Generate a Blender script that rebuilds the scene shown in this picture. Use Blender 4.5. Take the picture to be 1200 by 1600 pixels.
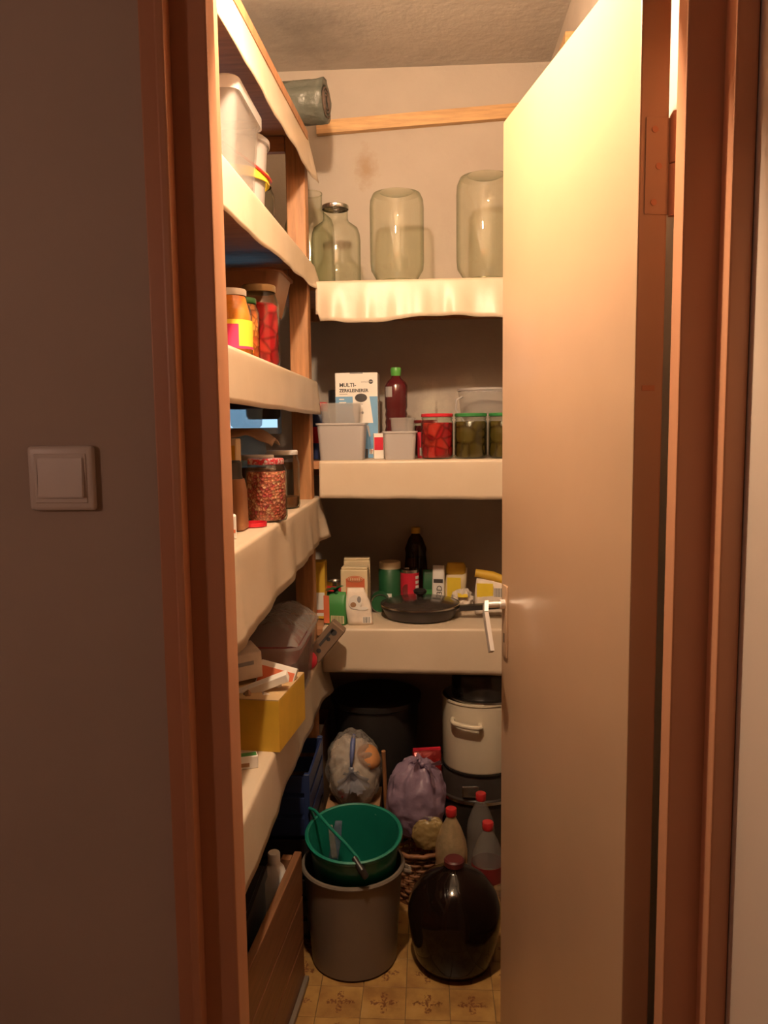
import bpy, bmesh, math, random
from mathutils import Vector, Matrix, noise

# ------------------------------------------------------------------ clear
for o in list(bpy.data.objects):
    bpy.data.objects.remove(o, do_unlink=True)
S = bpy.context.scene
C = S.collection
R = math.radians
PI = math.pi

# ------------------------------------------------------------------ camera
cd = bpy.data.cameras.new('camera'); cam = bpy.data.objects.new('camera', cd); C.objects.link(cam)
cd.sensor_fit = 'HORIZONTAL'; cd.sensor_width = 26.0; cd.lens = 26.0 * 1246 / 1200; cd.clip_start = 0.02
def camera_matrix(yaw, pitch, roll, loc):
    y, p, r = R(yaw), R(pitch), R(roll)
    f = Vector((-math.sin(y) * math.cos(p), math.cos(y) * math.cos(p), -math.sin(p)))
    rt = Vector((math.cos(y), math.sin(y), 0)); up = rt.cross(f)
    r2 = rt * math.cos(r) - up * math.sin(r); u2 = up * math.cos(r) + rt * math.sin(r)
    m = Matrix((r2, u2, -f)).transposed().to_4x4(); m.translation = loc
    return m
cam.matrix_world = camera_matrix(3.2, 6.0, 0.7, Vector((0, 0, 1.37)))
S.camera = cam

# ------------------------------------------------------------------ world (daylight outside the small assumed pantry window) and exposure
w = bpy.data.worlds.new('world'); S.world = w; w.use_nodes = True
bg = w.node_tree.nodes['Background']; bg.inputs[0].default_value = (0.50, 0.78, 1.0, 1); bg.inputs[1].default_value = 1.3
S.view_settings.view_transform = 'Standard'; S.view_settings.look = 'None'
S.view_settings.gamma = 1.0; S.view_settings.use_curve_mapping = False
S.view_settings.exposure = 0.0
BULB_STRENGTH = 2250.0
BULB_COLOR = (1.0, 0.73, 0.48)
HALL_STRENGTH = 52.0  # strength of the assumed, unseen hall lamp
HALL_COLOR = (1.0, 0.62, 0.47)
BULB_AT = (-0.15, 1.20, 2.21)

# ------------------------------------------------------------------ materials
def nodes_of(name):
    m = bpy.data.materials.new(name); m.use_nodes = True
    nt = m.node_tree; b = nt.nodes['Principled BSDF']
    return m, nt, b
def col4(c): return (c[0], c[1], c[2], 1)
def link(nt, a, b): nt.links.new(a, b)
def coords(nt, scale=(1, 1, 1), kind='Object'):
    tc = nt.nodes.new('ShaderNodeTexCoord'); mp = nt.nodes.new('ShaderNodeMapping')
    mp.inputs['Scale'].default_value = scale
    link(nt, tc.outputs[kind], mp.inputs['Vector']); return mp.outputs['Vector']
def ntex(nt, vec, scale, detail=4, rough=0.55):
    n = nt.nodes.new('ShaderNodeTexNoise'); n.inputs['Scale'].default_value = scale
    n.inputs['Detail'].default_value = detail; n.inputs['Roughness'].default_value = rough
    link(nt, vec, n.inputs['Vector']); return n.outputs['Fac']
def ramp(nt, fac, stops):
    r = nt.nodes.new('ShaderNodeValToRGB'); e = r.color_ramp.elements
    while len(e) < len(stops): e.new(0.5)
    for el, (p, c) in zip(e, stops): el.position = p; el.color = col4(c)
    link(nt, fac, r.inputs['Fac']); return r.outputs['Color']
def bump(nt, b, fac, strength, dist=0.01):
    n = nt.nodes.new('ShaderNodeBump'); n.inputs['Strength'].default_value = strength; n.inputs['Distance'].default_value = dist
    link(nt, fac, n.inputs['Height']); link(nt, n.outputs['Normal'], b.inputs['Normal'])
def mat(name, c, rough=0.5, metal=0.0, var=0.12, vscale=9.0, vec=(1, 1, 1), bmp=0.0, bscale=60.0, coat=0.0, trans=0.0):
    m, nt, b = nodes_of(name)
    b.inputs['Roughness'].default_value = rough; b.inputs['Metallic'].default_value = metal
    if coat: b.inputs['Coat Weight'].default_value = coat; b.inputs['Coat Roughness'].default_value = 0.12
    v = coords(nt, vec)
    f = ntex(nt, v, vscale)
    lo = tuple(max(0, x * (1 - var)) for x in c); hi = tuple(min(1, x * (1 + var)) for x in c)
    link(nt, ramp(nt, f, [(0.3, lo), (0.7, hi)]), b.inputs['Base Color'])
    if bmp: bump(nt, b, ntex(nt, v, bscale), bmp, 0.004)
    return m
def wood(name, c, grain=(1, 1, 12), rough=0.45, var=0.35, scale=7, bmp=0.15):
    m, nt, b = nodes_of(name); b.inputs['Roughness'].default_value = rough
    v = coords(nt, grain); f = ntex(nt, v, scale, 7, 0.65)
    lo = tuple(x * (1 - var) for x in c); hi = tuple(min(1, x * (1 + var * .6)) for x in c)
    link(nt, ramp(nt, f, [(0.32, lo), (0.55, c), (0.72, hi)]), b.inputs['Base Color'])
    bump(nt, b, f, bmp, 0.002); return m
def glass(name, tint=(0.90, 0.94, 0.90), edge=(0.45, 0.50, 0.44), rough=0.02, ior=1.45):
    # thin-walled glass: tinted see-through wall, longer path at grazing angles, Fresnel reflection
    m = bpy.data.materials.new(name); m.use_nodes = True; nt = m.node_tree; nt.nodes.clear()
    out = nt.nodes.new('ShaderNodeOutputMaterial')
    lw = nt.nodes.new('ShaderNodeLayerWeight'); lw.inputs['Blend'].default_value = 0.5
    cr = ramp(nt, lw.outputs['Facing'], [(0.45, tint), (1.0, edge)])
    tr = nt.nodes.new('ShaderNodeBsdfTransparent'); link(nt, cr, tr.inputs['Color'])
    gl = nt.nodes.new('ShaderNodeBsdfGlossy'); gl.inputs['Roughness'].default_value = rough
    pw = nt.nodes.new('ShaderNodeMath'); pw.operation = 'POWER'; link(nt, lw.outputs['Facing'], pw.inputs[0]); pw.inputs[1].default_value = 5
    ma = nt.nodes.new('ShaderNodeMath'); ma.operation = 'MULTIPLY_ADD'; link(nt, pw.outputs[0], ma.inputs[0]); ma.inputs[1].default_value = .55; ma.inputs[2].default_value = .045
    mx = nt.nodes.new('ShaderNodeMixShader')
    link(nt, ma.outputs[0], mx.inputs[0]); link(nt, tr.outputs[0], mx.inputs[1]); link(nt, gl.outputs[0], mx.inputs[2])
    link(nt, mx.outputs[0], out.inputs['Surface']); return m
def film(name, c, solid=0.35, rough=0.2, bmp=0.6, bscale=30, spec=0.5, through=0.35):
    # translucent plastic: part see-through, part scattering
    m = bpy.data.materials.new(name); m.use_nodes = True; nt = m.node_tree
    b = nt.nodes['Principled BSDF']; out = nt.nodes['Material Output']
    b.inputs['Base Color'].default_value = col4(c); b.inputs['Roughness'].default_value = rough
    b.inputs['Specular IOR Level'].default_value = spec
    tr = nt.nodes.new('ShaderNodeBsdfTransparent'); tr.inputs['Color'].default_value = (min(1, .6 + c[0] * .4), min(1, .6 + c[1] * .4), min(1, .6 + c[2] * .4), 1)
    tl = nt.nodes.new('ShaderNodeBsdfTranslucent'); tl.inputs['Color'].default_value = col4(c)
    m1 = nt.nodes.new('ShaderNodeMixShader'); m1.inputs[0].default_value = through
    link(nt, b.outputs[0], m1.inputs[1]); link(nt, tl.outputs[0], m1.inputs[2])
    mx = nt.nodes.new('ShaderNodeMixShader'); mx.inputs[0].default_value = solid
    link(nt, tr.outputs[0], mx.inputs[1]); link(nt, m1.outputs[0], mx.inputs[2]); link(nt, mx.outputs[0], out.inputs['Surface'])
    if bmp:
        f = ntex(nt, coords(nt), bscale, 5)
        n = nt.nodes.new('ShaderNodeBump'); n.inputs['Strength'].default_value = bmp; n.inputs['Distance'].default_value = 0.01
        link(nt, f, n.inputs['Height']); link(nt, n.outputs[0], b.inputs['Normal'])
    return m
def chunks(name, cols, scale=40, rough=0.25, bmp=0.5):
    # pickled pieces: voronoi cells of several colours
    m, nt, b = nodes_of(name); b.inputs['Roughness'].default_value = rough
    v = coords(nt); vo = nt.nodes.new('ShaderNodeTexVoronoi'); vo.inputs['Scale'].default_value = scale
    link(nt, v, vo.inputs['Vector'])
    sx = nt.nodes.new('ShaderNodeSeparateColor'); link(nt, vo.outputs['Color'], sx.inputs[0])
    n = len(cols); cc = ramp(nt, sx.outputs[0], [((i + .5) / n, c) for i, c in enumerate(cols)])
    ve = nt.nodes.new('ShaderNodeTexVoronoi'); ve.feature = 'DISTANCE_TO_EDGE'; ve.inputs['Scale'].default_value = scale; link(nt, v, ve.inputs['Vector'])
    border_tone = ramp(nt, ve.outputs['Distance'], [(0.0, (.42, .36, .34)), (0.16, (1, 1, 1))])   # pieces darken towards their borders
    mu = nt.nodes.new('ShaderNodeMix'); mu.data_type = 'RGBA'; mu.blend_type = 'MULTIPLY'; mu.inputs['Factor'].default_value = 1.0
    link(nt, cc, mu.inputs['A']); link(nt, border_tone, mu.inputs['B']); link(nt, mu.outputs['Result'], b.inputs['Base Color'])
    bump(nt, b, vo.outputs['Distance'], bmp, 0.006); return m
def emit(name, c, s):
    m = bpy.data.materials.new(name); m.use_nodes = True; nt = m.node_tree; nt.nodes.clear()
    o = nt.nodes.new('ShaderNodeOutputMaterial'); e = nt.nodes.new('ShaderNodeEmission')
    e.inputs[0].default_value = col4(c); e.inputs[1].default_value = s; link(nt, e.outputs[0], o.inputs[0]); return m

def plaster(name, c, stains=0.18, scale=2.2, bmp=0.25, rough=0.85):
    m, nt, b = nodes_of(name); b.inputs['Roughness'].default_value = rough
    v = coords(nt); f = ntex(nt, v, scale, 8, 0.62); g = ntex(nt, coords(nt, (1, 1, 1)), scale * 9, 5)
    lo = tuple(x * (1 - stains) for x in c)
    link(nt, ramp(nt, f, [(0.30, lo), (0.52, c), (0.75, tuple(min(1, x * 1.05) for x in c))]), b.inputs['Base Color'])
    bump(nt, b, g, bmp, 0.006); return m
def back_plaster():
    # old distemper with one damp stain high up and peeled white patches lower down
    m, nt, b = nodes_of('back_wall_plaster'); b.inputs['Roughness'].default_value = 0.85
    base = ramp(nt, ntex(nt, coords(nt), 2.4, 8, .6), [(0.3, (.39, .33, .275)), (0.55, (.44, .38, .32)), (0.8, (.48, .42, .355))])
    def spot(center, radii, noise_scale):
        tc = nt.nodes.new('ShaderNodeTexCoord'); mp = nt.nodes.new('ShaderNodeMapping'); mp.vector_type = 'TEXTURE'
        mp.inputs['Location'].default_value = center; mp.inputs['Scale'].default_value = radii
        link(nt, tc.outputs['Object'], mp.inputs['Vector'])
        ln = nt.nodes.new('ShaderNodeVectorMath'); ln.operation = 'LENGTH'; link(nt, mp.outputs[0], ln.inputs[0])
        nz = ntex(nt, tc.outputs['Object'], noise_scale, 6, .65)
        ad = nt.nodes.new('ShaderNodeMath'); ad.operation = 'MULTIPLY_ADD'; link(nt, nz, ad.inputs[0]); ad.inputs[1].default_value = 1.6
        link(nt, ln.outputs['Value'], ad.inputs[2])
        mr = nt.nodes.new('ShaderNodeMapRange'); mr.inputs['From Min'].default_value = 0.9; mr.inputs['From Max'].default_value = 1.7
        mr.inputs['To Min'].default_value = 1; mr.inputs['To Max'].default_value = 0
        link(nt, ad.outputs[0], mr.inputs['Value']); return mr.outputs[0]
    def over(a, c, fac, k):
        mx = nt.nodes.new('ShaderNodeMix'); mx.data_type = 'RGBA'; mu = nt.nodes.new('ShaderNodeMath'); mu.operation = 'MULTIPLY'
        link(nt, fac, mu.inputs[0]); mu.inputs[1].default_value = k
        link(nt, mu.outputs[0], mx.inputs['Factor']); link(nt, a, mx.inputs['A']); mx.inputs['B'].default_value = col4(c); return mx.outputs['Result']
    a = over(base, (.33, .22, .13), spot((-.20, 2.75, 2.225), (.05, .5, .085), 26), .75)
    a = over(a, (.68, .62, .50), spot((.02, 2.75, 1.44), (.07, .5, .11), 18), .8)
    a = over(a, (.66, .59, .48), spot((.13, 2.75, 1.49), (.05, .5, .09), 22), .7)
    a = over(a, (.28, .20, .14), spot((.03, 2.75, 1.42), (.008, .5, .06), 60), .7)
    link(nt, a, b.inputs['Base Color'])
    bump(nt, b, ntex(nt, coords(nt), 22, 6), .3, .006); return m
def tile_material():
    # printed floral tile: dark red-brown cross of leaves on ochre
    m, nt, b = nodes_of('ochre_floral_tile'); b.inputs['Roughness'].default_value = 0.38
    tc = nt.nodes.new('ShaderNodeTexCoord'); oi = nt.nodes.new('ShaderNodeObjectInfo')
    mp = nt.nodes.new('ShaderNodeMapping'); link(nt, tc.outputs['Object'], mp.inputs['Vector'])
    mp.inputs['Scale'].default_value = (20, 20, 20)
    sp = nt.nodes.new('ShaderNodeSeparateXYZ'); link(nt, mp.outputs[0], sp.inputs[0])
    def M(op, a, b2=None):
        n = nt.nodes.new('ShaderNodeMath'); n.operation = op
        for i, x in enumerate((a, b2)):
            if x is None: continue
            if isinstance(x, (int, float)): n.inputs[i].default_value = x
            else: link(nt, x, n.inputs[i])
        return n.outputs[0]
    x, y = sp.outputs[0], sp.outputs[1]
    r = M('SQRT', M('ADD', M('MULTIPLY', x, x), M('MULTIPLY', y, y))); th = M('ARCTAN2', y, x)
    pet = M('ADD', 0.38, M('MULTIPLY', M('COSINE', M('MULTIPLY', th, 4)), 0.26))
    off = nt.nodes.new('ShaderNodeVectorMath'); off.operation = 'ADD'; link(nt, tc.outputs['Object'], off.inputs[0])
    link(nt, oi.outputs['Location'], off.inputs[1])
    nz = ntex(nt, off.outputs[0], 130, 4, .7)
    d = M('SUBTRACT', r, M('ADD', pet, M('MULTIPLY', M('SUBTRACT', nz, .5), 1.1)))
    inside = M('LESS_THAN', d, 0.0); hole = M('GREATER_THAN', nz, 0.50)
    fac = M('MULTIPLY', inside, hole)
    mx = nt.nodes.new('ShaderNodeMix'); mx.data_type = 'RGBA'; link(nt, M('MULTIPLY', fac, .8), mx.inputs['Factor'])
    base = ramp(nt, ntex(nt, off.outputs[0], 14, 6), [(0.35, (.26, .13, .04)), (0.6, (.40, .23, .07)), (0.8, (.46, .29, .11))])
    link(nt, base, mx.inputs['A']); mx.inputs['B'].default_value = (.12, .025, .012, 1)
    link(nt, mx.outputs['Result'], b.inputs['Base Color']); return m

M_HALL = plaster('hall_wall_paint', (.53, .43, .35), .10, 1.6, .15)
M_BACK = back_plaster()
M_WALL = plaster('pantry_wall_paint', (.50, .43, .365), .15)
M_CEIL = plaster('grey_smoky_ceiling', (.46, .42, .375), .38, 1.9, .7)
M_FRAME = mat('brown_gloss_frame_paint', (.58, .28, .155), .42, var=.12, vscale=5, vec=(1, 1, .2), bmp=.12, bscale=30)
M_DOOR = mat('tan_door_paint', (.51, .34, .215), .33, var=.06, vscale=3, bmp=.05, bscale=14, coat=.12)
M_SHELF = wood('brown_shelf_board', (.46, .215, .10), (1, 8, 1))
M_SHELFX = wood('brown_back_shelf_board', (.46, .215, .10), (.6, 8, 8))
M_POST = wood('orange_pine_post', (.42, .20, .085), (10, 10, .8))
M_BATTEN = wood('pale_pine_batten', (.60, .36, .16), (.8, 10, 10))
M_PANEL = wood('brown_plank', (.22, .10, .045), (10, .7, 10))
M_DARK = mat('dark_underfloor', (.08, .05, .035), .8)
M_GROUT = mat('dark_joint', (.16, .10, .05), .8)
M_TILE = tile_material()
M_HFLOOR = wood('hall_floor', (.33, .19, .10), (1, 9, 1))
M_GLASS = glass('clear_jar_glass')
M_GREENGLASS = glass('greenish_jar_glass', (.92, .94, .87), (.46, .50, .38))
M_PANE = glass('window_pane', (.95, .97, .98), (.7, .75, .78))
M_STEEL = mat('brushed_steel', (.62, .60, .57), .25, 1.0, .05)
M_CHROME = mat('satin_chrome', (.86, .83, .80), .40, .75, .04)
M_BLACKMETAL = mat('dark_nonstick', (.035, .028, .025), .32, .0, .2)
M_BLACKPOT = mat('black_enamel', (.022, .018, .016), .22, 0, .2)
M_WHITE = mat('white_plastic', (.80, .77, .72), .4, var=.04)
M_SWITCH = mat('ivory_switch_plastic', (.78, .70, .62), .35, var=.03)
M_BLACK = mat('black_plastic', (.02, .018, .017), .4)
M_RED = mat('red_plastic', (.42, .02, .022), .35)
M_DKRED = mat('dark_red_cap', (.20, .02, .02), .4)
M_GREEN = mat('green_plastic', (.10, .36, .06), .4)
M_CREAMENAMEL = mat('cream_enamel', (.66, .58, .44), .22, var=.04)
def oilcloth():
    m, nt, b = nodes_of('cream_oilcloth'); b.inputs['Roughness'].default_value = .36; b.inputs['Specular IOR Level'].default_value = .40
    v = coords(nt); f = ntex(nt, v, 6, 6)
    link(nt, ramp(nt, f, [(.3, (.57, .455, .33)), (.7, (.62, .505, .38))]), b.inputs['Base Color'])
    bump(nt, b, ntex(nt, v, 24, 4), .12, .006); return m
M_LINER = oilcloth()

# ------------------------------------------------------------------ geometry helpers
def box(bm, x0, x1, y0, y1, z0, z1, bev=0.0, seg=2):
    r = bmesh.ops.create_cube(bm, size=1.0); vs = r['verts']
    for v in vs:
        v.co = Vector(((x0 + x1) / 2 + v.co.x * (x1 - x0), (y0 + y1) / 2 + v.co.y * (y1 - y0), (z0 + z1) / 2 + v.co.z * (z1 - z0)))
    if bev:
        es = set(e for v in vs for e in v.link_edges)
        bmesh.ops.bevel(bm, geom=list(es), offset=bev, segments=seg, profile=.6, affect='EDGES')
    return bm
def nbox(x0, x1, y0, y1, z0, z1, bev=0.0, seg=2): return box(bmesh.new(), x0, x1, y0, y1, z0, z1, bev, seg)
def hexa(bm, p):
    vs = [bm.verts.new(q) for q in p]
    for f in ((0, 3, 2, 1), (4, 5, 6, 7), (0, 1, 5, 4), (1, 2, 6, 5), (2, 3, 7, 6), (3, 0, 4, 7)): bm.faces.new([vs[i] for i in f])
    return bm
def lathe(prof, seg=32, bm=None, center=(0, 0), closed=False):
    bm = bm or bmesh.new(); rings = []
    for r, z in prof:
        if r <= 1e-6: rings.append([bm.verts.new((center[0], center[1], z))])
        else: rings.append([bm.verts.new((center[0] + r * math.cos(2 * PI * i / seg), center[1] + r * math.sin(2 * PI * i / seg), z)) for i in range(seg)])
    pairs = list(zip(rings, rings[1:])) + ([(rings[-1], rings[0])] if closed else [])
    for a, b in pairs:
        if len(a) == 1 and len(b) == 1: continue
        for i in range(seg):
            j = (i + 1) % seg
            if len(a) == 1: bm.faces.new((a[0], b[j], b[i]))
            elif len(b) == 1: bm.faces.new((a[i], a[j], b[0]))
            else: bm.faces.new((a[i], a[j], b[j], b[i]))
    bmesh.ops.recalc_face_normals(bm, faces=bm.faces); return bm
def tube(pts, r, seg=10, bm=None, closed=False, cap=True):
    bm = bm or bmesh.new(); pts = [Vector(p) for p in pts]; n = len(pts); rings = []
    rad = r if isinstance(r, (list, tuple)) else [r] * n
    prev = None
    for i, p in enumerate(pts):
        a = pts[(i - 1) % n] if (closed or i > 0) else p; b = pts[(i + 1) % n] if (closed or i < n - 1) else p
        t = (b - a).normalized()
        if prev is None:
            u = t.cross(Vector((0, 0, 1)));  u = u if u.length > 1e-3 else t.cross(Vector((1, 0, 0)))
        else: u = prev - t * prev.dot(t)
        u.normalize(); prev = u; v = t.cross(u)
        rings.append([bm.verts.new(p + (u * math.cos(2 * PI * k / seg) + v * math.sin(2 * PI * k / seg)) * rad[i]) for k in range(seg)])
    rr = list(zip(rings, rings[1:])) + ([(rings[-1], rings[0])] if closed else [])
    for a, b in rr:
        for k in range(seg): bm.faces.new((a[k], a[(k + 1) % seg], b[(k + 1) % seg], b[k]))
    if cap and not closed: bm.faces.new(rings[0][::-1]); bm.faces.new(rings[-1])
    bmesh.ops.recalc_face_normals(bm, faces=bm.faces); return bm
def O(name, bm, m, parent=None, loc=(0, 0, 0), rot=(0, 0, 0), smooth=False, kind=None, label=None):
    me = bpy.data.meshes.new(name); bm.to_mesh(me); bm.free(); me.materials.append(m)
    if smooth:
        for p in me.polygons: p.use_smooth = True
        if smooth != 'all': me.set_sharp_from_angle(angle=R(40))
    o = bpy.data.objects.new(name, me); C.objects.link(o); o.parent = parent; o.location = loc; o.rotation_euler = rot
    if kind: o['kind'] = kind
    if label: o['label'] = label
    return o
def T(name, label, cat, loc=(0, 0, 0), rot=(0, 0, 0), group=None):
    o = bpy.data.objects.new(name, None); C.objects.link(o); o.location = loc; o.empty_display_size = .05
    o.rotation_euler = rot if isinstance(rot, tuple) else (0, 0, rot); tag(o, label, cat, group); return o
def tag(o, label, cat, group=None):
    o['label'] = label; o['category'] = cat
    if group: o['group'] = group
    return o
def struct(name, label, bm=None, m=None, smooth=False):
    if bm is None:
        o = bpy.data.objects.new(name, None); C.objects.link(o); o.empty_display_size = .05
    else: o = O(name, bm, m, smooth=smooth)
    o['kind'] = 'structure'; o['label'] = label; return o
def lettering(name, body, size, m, parent, loc, rot=(PI / 2, 0, 0), align='LEFT', depth=0.0002, bold=0.0):
    cu = bpy.data.curves.new(name, 'FONT'); cu.body = body; cu.size = size; cu.align_x = align; cu.extrude = depth; cu.offset = bold; cu.resolution_u = 2
    t = bpy.data.objects.new('tmp_text', cu); me = bpy.data.meshes.new_from_object(t); bpy.data.objects.remove(t); bpy.data.curves.remove(cu)
    me.name = name; me.materials.clear(); me.materials.append(m)
    o = bpy.data.objects.new(name, me); C.objects.link(o); o.parent = parent; o.location = loc; o.rotation_euler = rot; return o
def copy_tree(o, parent=None):
    c = o.copy(); C.objects.link(c); c.parent = parent
    for ch in list(o.children): copy_tree(ch, c)
    return c

# ================================================================== THE SETTING
CEIL = 2.545
XL, XR, YB = -0.78, 0.405, 2.75           # pantry inside faces
HX0, HX1, HY0 = -1.25, 0.3745, -1.6        # hall inside faces
TH = 0.1
OL, OR, OT = -0.309, 0.352, 2.02          # wall opening for the door frame
# hall
struct('wall_front', 'dull beige hall wall beside the pantry doorway', box(box(box(bmesh.new(), HX0 - TH, OL - .02, 1.0, 1.1, 0, CEIL), OR + .02, .51, 1.0, 1.1, 0, CEIL), OL - .02, OR + .02, 1.0, 1.1, OT + .02, CEIL), M_HALL)
struct('wall_hall_right', 'light beige hall wall right of the door frame', nbox(HX1, HX1 + TH, HY0 - TH, 1.0, 0, CEIL), M_HALL)
struct('wall_hall_left', 'beige hall wall on the far left side', nbox(HX0 - TH, HX0, HY0 - TH, 1.0, 0, CEIL), M_HALL)
struct('wall_hall_rear', 'beige hall wall opposite the pantry', nbox(HX0, HX1, HY0 - TH, HY0, 0, CEIL), M_HALL)
# pantry shell
struct('wall_right', 'beige right pantry wall behind the open door', nbox(XR, XR + TH, 1.1, YB + TH, 0, CEIL), M_WALL)
struct('wall_left', 'beige left pantry wall behind the shelving', nbox(XL - TH, XL, 1.1, YB + TH, 0, CEIL), M_WALL)
WX0, WX1, WZ0, WZ1 = -0.76, -0.505, 1.355, 1.93   # assumed window opening in the back wall
bw = bmesh.new()
box(bw, XL, WX0, YB, YB + TH, 0, CEIL); box(bw, WX1, XR, YB, YB + TH, 0, CEIL)
box(bw, WX0, WX1, YB, YB + TH, 0, WZ0); box(bw, WX0, WX1, YB, YB + TH, WZ1, CEIL)
struct('wall_back', 'stained cream back wall of the pantry', bw, M_BACK)
ce = nbox(HX0 - TH, XR + TH + .01, HY0 - TH, YB + TH, CEIL, CEIL + TH)
struct('ceiling', 'smoke-greyed plaster ceiling', ce, M_CEIL)
fl = struct('floor', 'ochre floral tiled floor', nbox(HX0 - TH, XR + TH, HY0 - TH, YB + TH, -.1, -.004), M_GROUT)
O('hall_floorboard', nbox(HX0, HX1, HY0, 1.04, -.0038, 0), M_HFLOOR, fl)
TS = 0.1055; tx0 = -0.0615 - 7 * TS; ty0 = 1.8285 - 7 * TS
tb = nbox(-TS / 2 + .0007, TS / 2 - .0007, -TS / 2 + .0007, TS / 2 - .0007, -.0039, 0, .0006, 1)
tme = None
for i in range(11):
    for j in range(15):
        cx, cy = tx0 + (i + .5) * TS, ty0 + (j + .5) * TS
        if cx - TS / 2 < XL or cx + TS / 2 > XR + .02 or cy + TS / 2 > YB + .02: continue
        if tme is None: t = O('tile', tb, M_TILE, fl, (cx, cy, 0)); tme = t.data
        else:
            t = bpy.data.objects.new('tile', tme); C.objects.link(t); t.parent = fl; t.location = (cx, cy, 0)
        t.rotation_euler.z = ((i * 7 + j * 3) % 4) * PI / 2

# assumed window in the back wall, inferred from the bluish light
wn = struct('assumed_window_1', 'assumed small pantry window letting in bluish daylight behind the shelving')
fr = bmesh.new(); a = .022
for q in ((WX0, WX0 + a, WZ0, WZ1), (WX1 - a, WX1, WZ0, WZ1), (WX0 + a, WX1 - a, WZ0, WZ0 + a), (WX0 + a, WX1 - a, WZ1 - a, WZ1), (WX0 + a, WX1 - a, 1.64, 1.655)):
    box(fr, q[0], q[1], YB + .04, YB + .075, q[2], q[3], .002, 1)
O('window_frame', fr, M_WHITE, wn)
for z0, z1 in ((WZ0 + a, 1.64), (1.655, WZ1 - a)):
    O('pane', nbox(WX0 + a, WX1 - a, YB + .055, YB + .058, z0, z1), M_PANE, wn)

# door frame: stop frame and proud casing, both sides and head
FL, FRX, FT = -0.262, 0.305, 1.985
def frame_piece(name, label, frame_args, casing_args):
    t = struct(name, label)
    O('jamb', frame_args, M_FRAME, t); O('casing', casing_args, M_FRAME, t)
    return t
def jamb(x0, x1, xr0, xr1, z1, ys):
    bm = nbox(x0, x1, 1.0, ys, 0, z1, .003); box(bm, xr0, xr1, ys, 1.112, 0, z1, .002); return bm
def casing_left():
    bm = nbox(-.340, -.3185, .983, 1.0, 0, OT + .05, .002); box(bm, -.3185, -.3065, .973, 1.0, 0, OT + .05, .003); return bm
frame_piece('trim_1', 'brown painted left door jamb with casing', jamb(OL - .018, FL, OL - .018, FL - .014, FT, 1.038), casing_left())
frame_piece('trim_2', 'brown painted right door jamb with casing', jamb(FRX, OR + .018, .346, OR + .018, FT, 1.038), nbox(.348, .3737, .964, 1.0, 0, OT + .05, .003))
hb = nbox(OL - .018, OR + .018, 1.0, 1.052, FT, OT + .018, .003); box(hb, OL - .018, OR + .018, 1.052, 1.112, FT + .014, OT + .018, .002)
frame_piece('trim_3', 'brown painted head of the door frame', hb, nbox(-.3065, .348, .972, 1.0, OT + .004, OT + .05, .003))
struct('trim_4', 'worn wooden door sill', nbox(FL, FRX, 1.0, 1.1, .0, .012, .004), M_FRAME)

# door leaf, hinged on the right, standing open into the pantry
DA = R(11.6)
door = struct('door_1', 'glossy tan wooden door standing open into the pantry')
door.location = (0.272, 1.078, 0); door.rotation_euler = (0, 0, DA)     # local +Y runs along the leaf, -X is the face seen
DW, DT, DH = .594, .040, 1.968
O('leaf', nbox(0, DT, 0, DW, .012, DH, .0025), M_DOOR, door)
def hinge(z):
    h = O('hinge', nbox(DT * .2, DT + .002, -.0016, 0, z - .06, z + .06, .0005, 1), M_DOOR, door)
    k = tube([(DT + .006, -.004, z - .062), (DT + .006, -.004, z + .002)], .0065, 12); tube([(DT + .006, -.004, z + .004), (DT + .006, -.004, z + .062)], .0065, 12, k)
    tube([(DT + .006, -.004, z + .062), (DT + .006, -.004, z + .068)], [.0065, .003], 12, k)
    O('knuckle', k, M_FRAME, h, smooth=True)
    for dz, dx in ((-.045, .5), (0, .65), (.045, .5)):
        O('screw', tube([(DT * dx, -.0026, z + dz), (DT * dx, -.0014, z + dz)], .0042, 12), M_FRAME, h, smooth=True)
hinge(1.70); hinge(.32)
# handle: long plate, rose, drooping lever, keyhole on the visible face; plain mortise plate on the edge
hy = DW - .032
pl = O('handle_plate', nbox(-.004, 0, hy - .016, hy + .016, .895, 1.045, .002), M_DOOR, door, smooth=True)
O('keyhole', nbox(-.0046, -.0038, hy - .003, hy + .003, .925, .945, .0005, 1), M_BLACK, pl)
lv = tube([(-.003, hy, 1.006), (-.014, hy, 1.006)], .0105, 16)
tube([(-.012, hy, 1.006), (-.046, hy, 1.006)], .0068, 12, lv)
lp = [(-.046 + .004, hy + .004, 1.010), (-.047, hy - .012, .992), (-.046, hy - .052, .922)]
for a0, b0 in zip(lp, lp[1:]):
    a0, b0 = Vector(a0), Vector(b0); d = (b0 - a0).normalized(); sx = Vector((1, 0, 0)) * .0042; u = d.cross(Vector((1, 0, 0))).normalized() * .0088
    hexa(lv, [a0 - sx - u, a0 + sx - u, a0 + sx + u, a0 - sx + u, b0 - sx - u, b0 + sx - u, b0 + sx + u, b0 - sx + u])
bmesh.ops.recalc_face_normals(lv, faces=lv.faces)
O('lever_handle', lv, M_CHROME, door, label='satin chrome lever drooping downwards')
O('mortise_plate', nbox(.012, .032, DW, DW + .001, .90, 1.08), M_STEEL, door)
O('dent', nbox(DT * .25, DT * .7, -.0008, 0, 1.415, 1.422, .0003, 1), M_FRAME, door)

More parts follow.
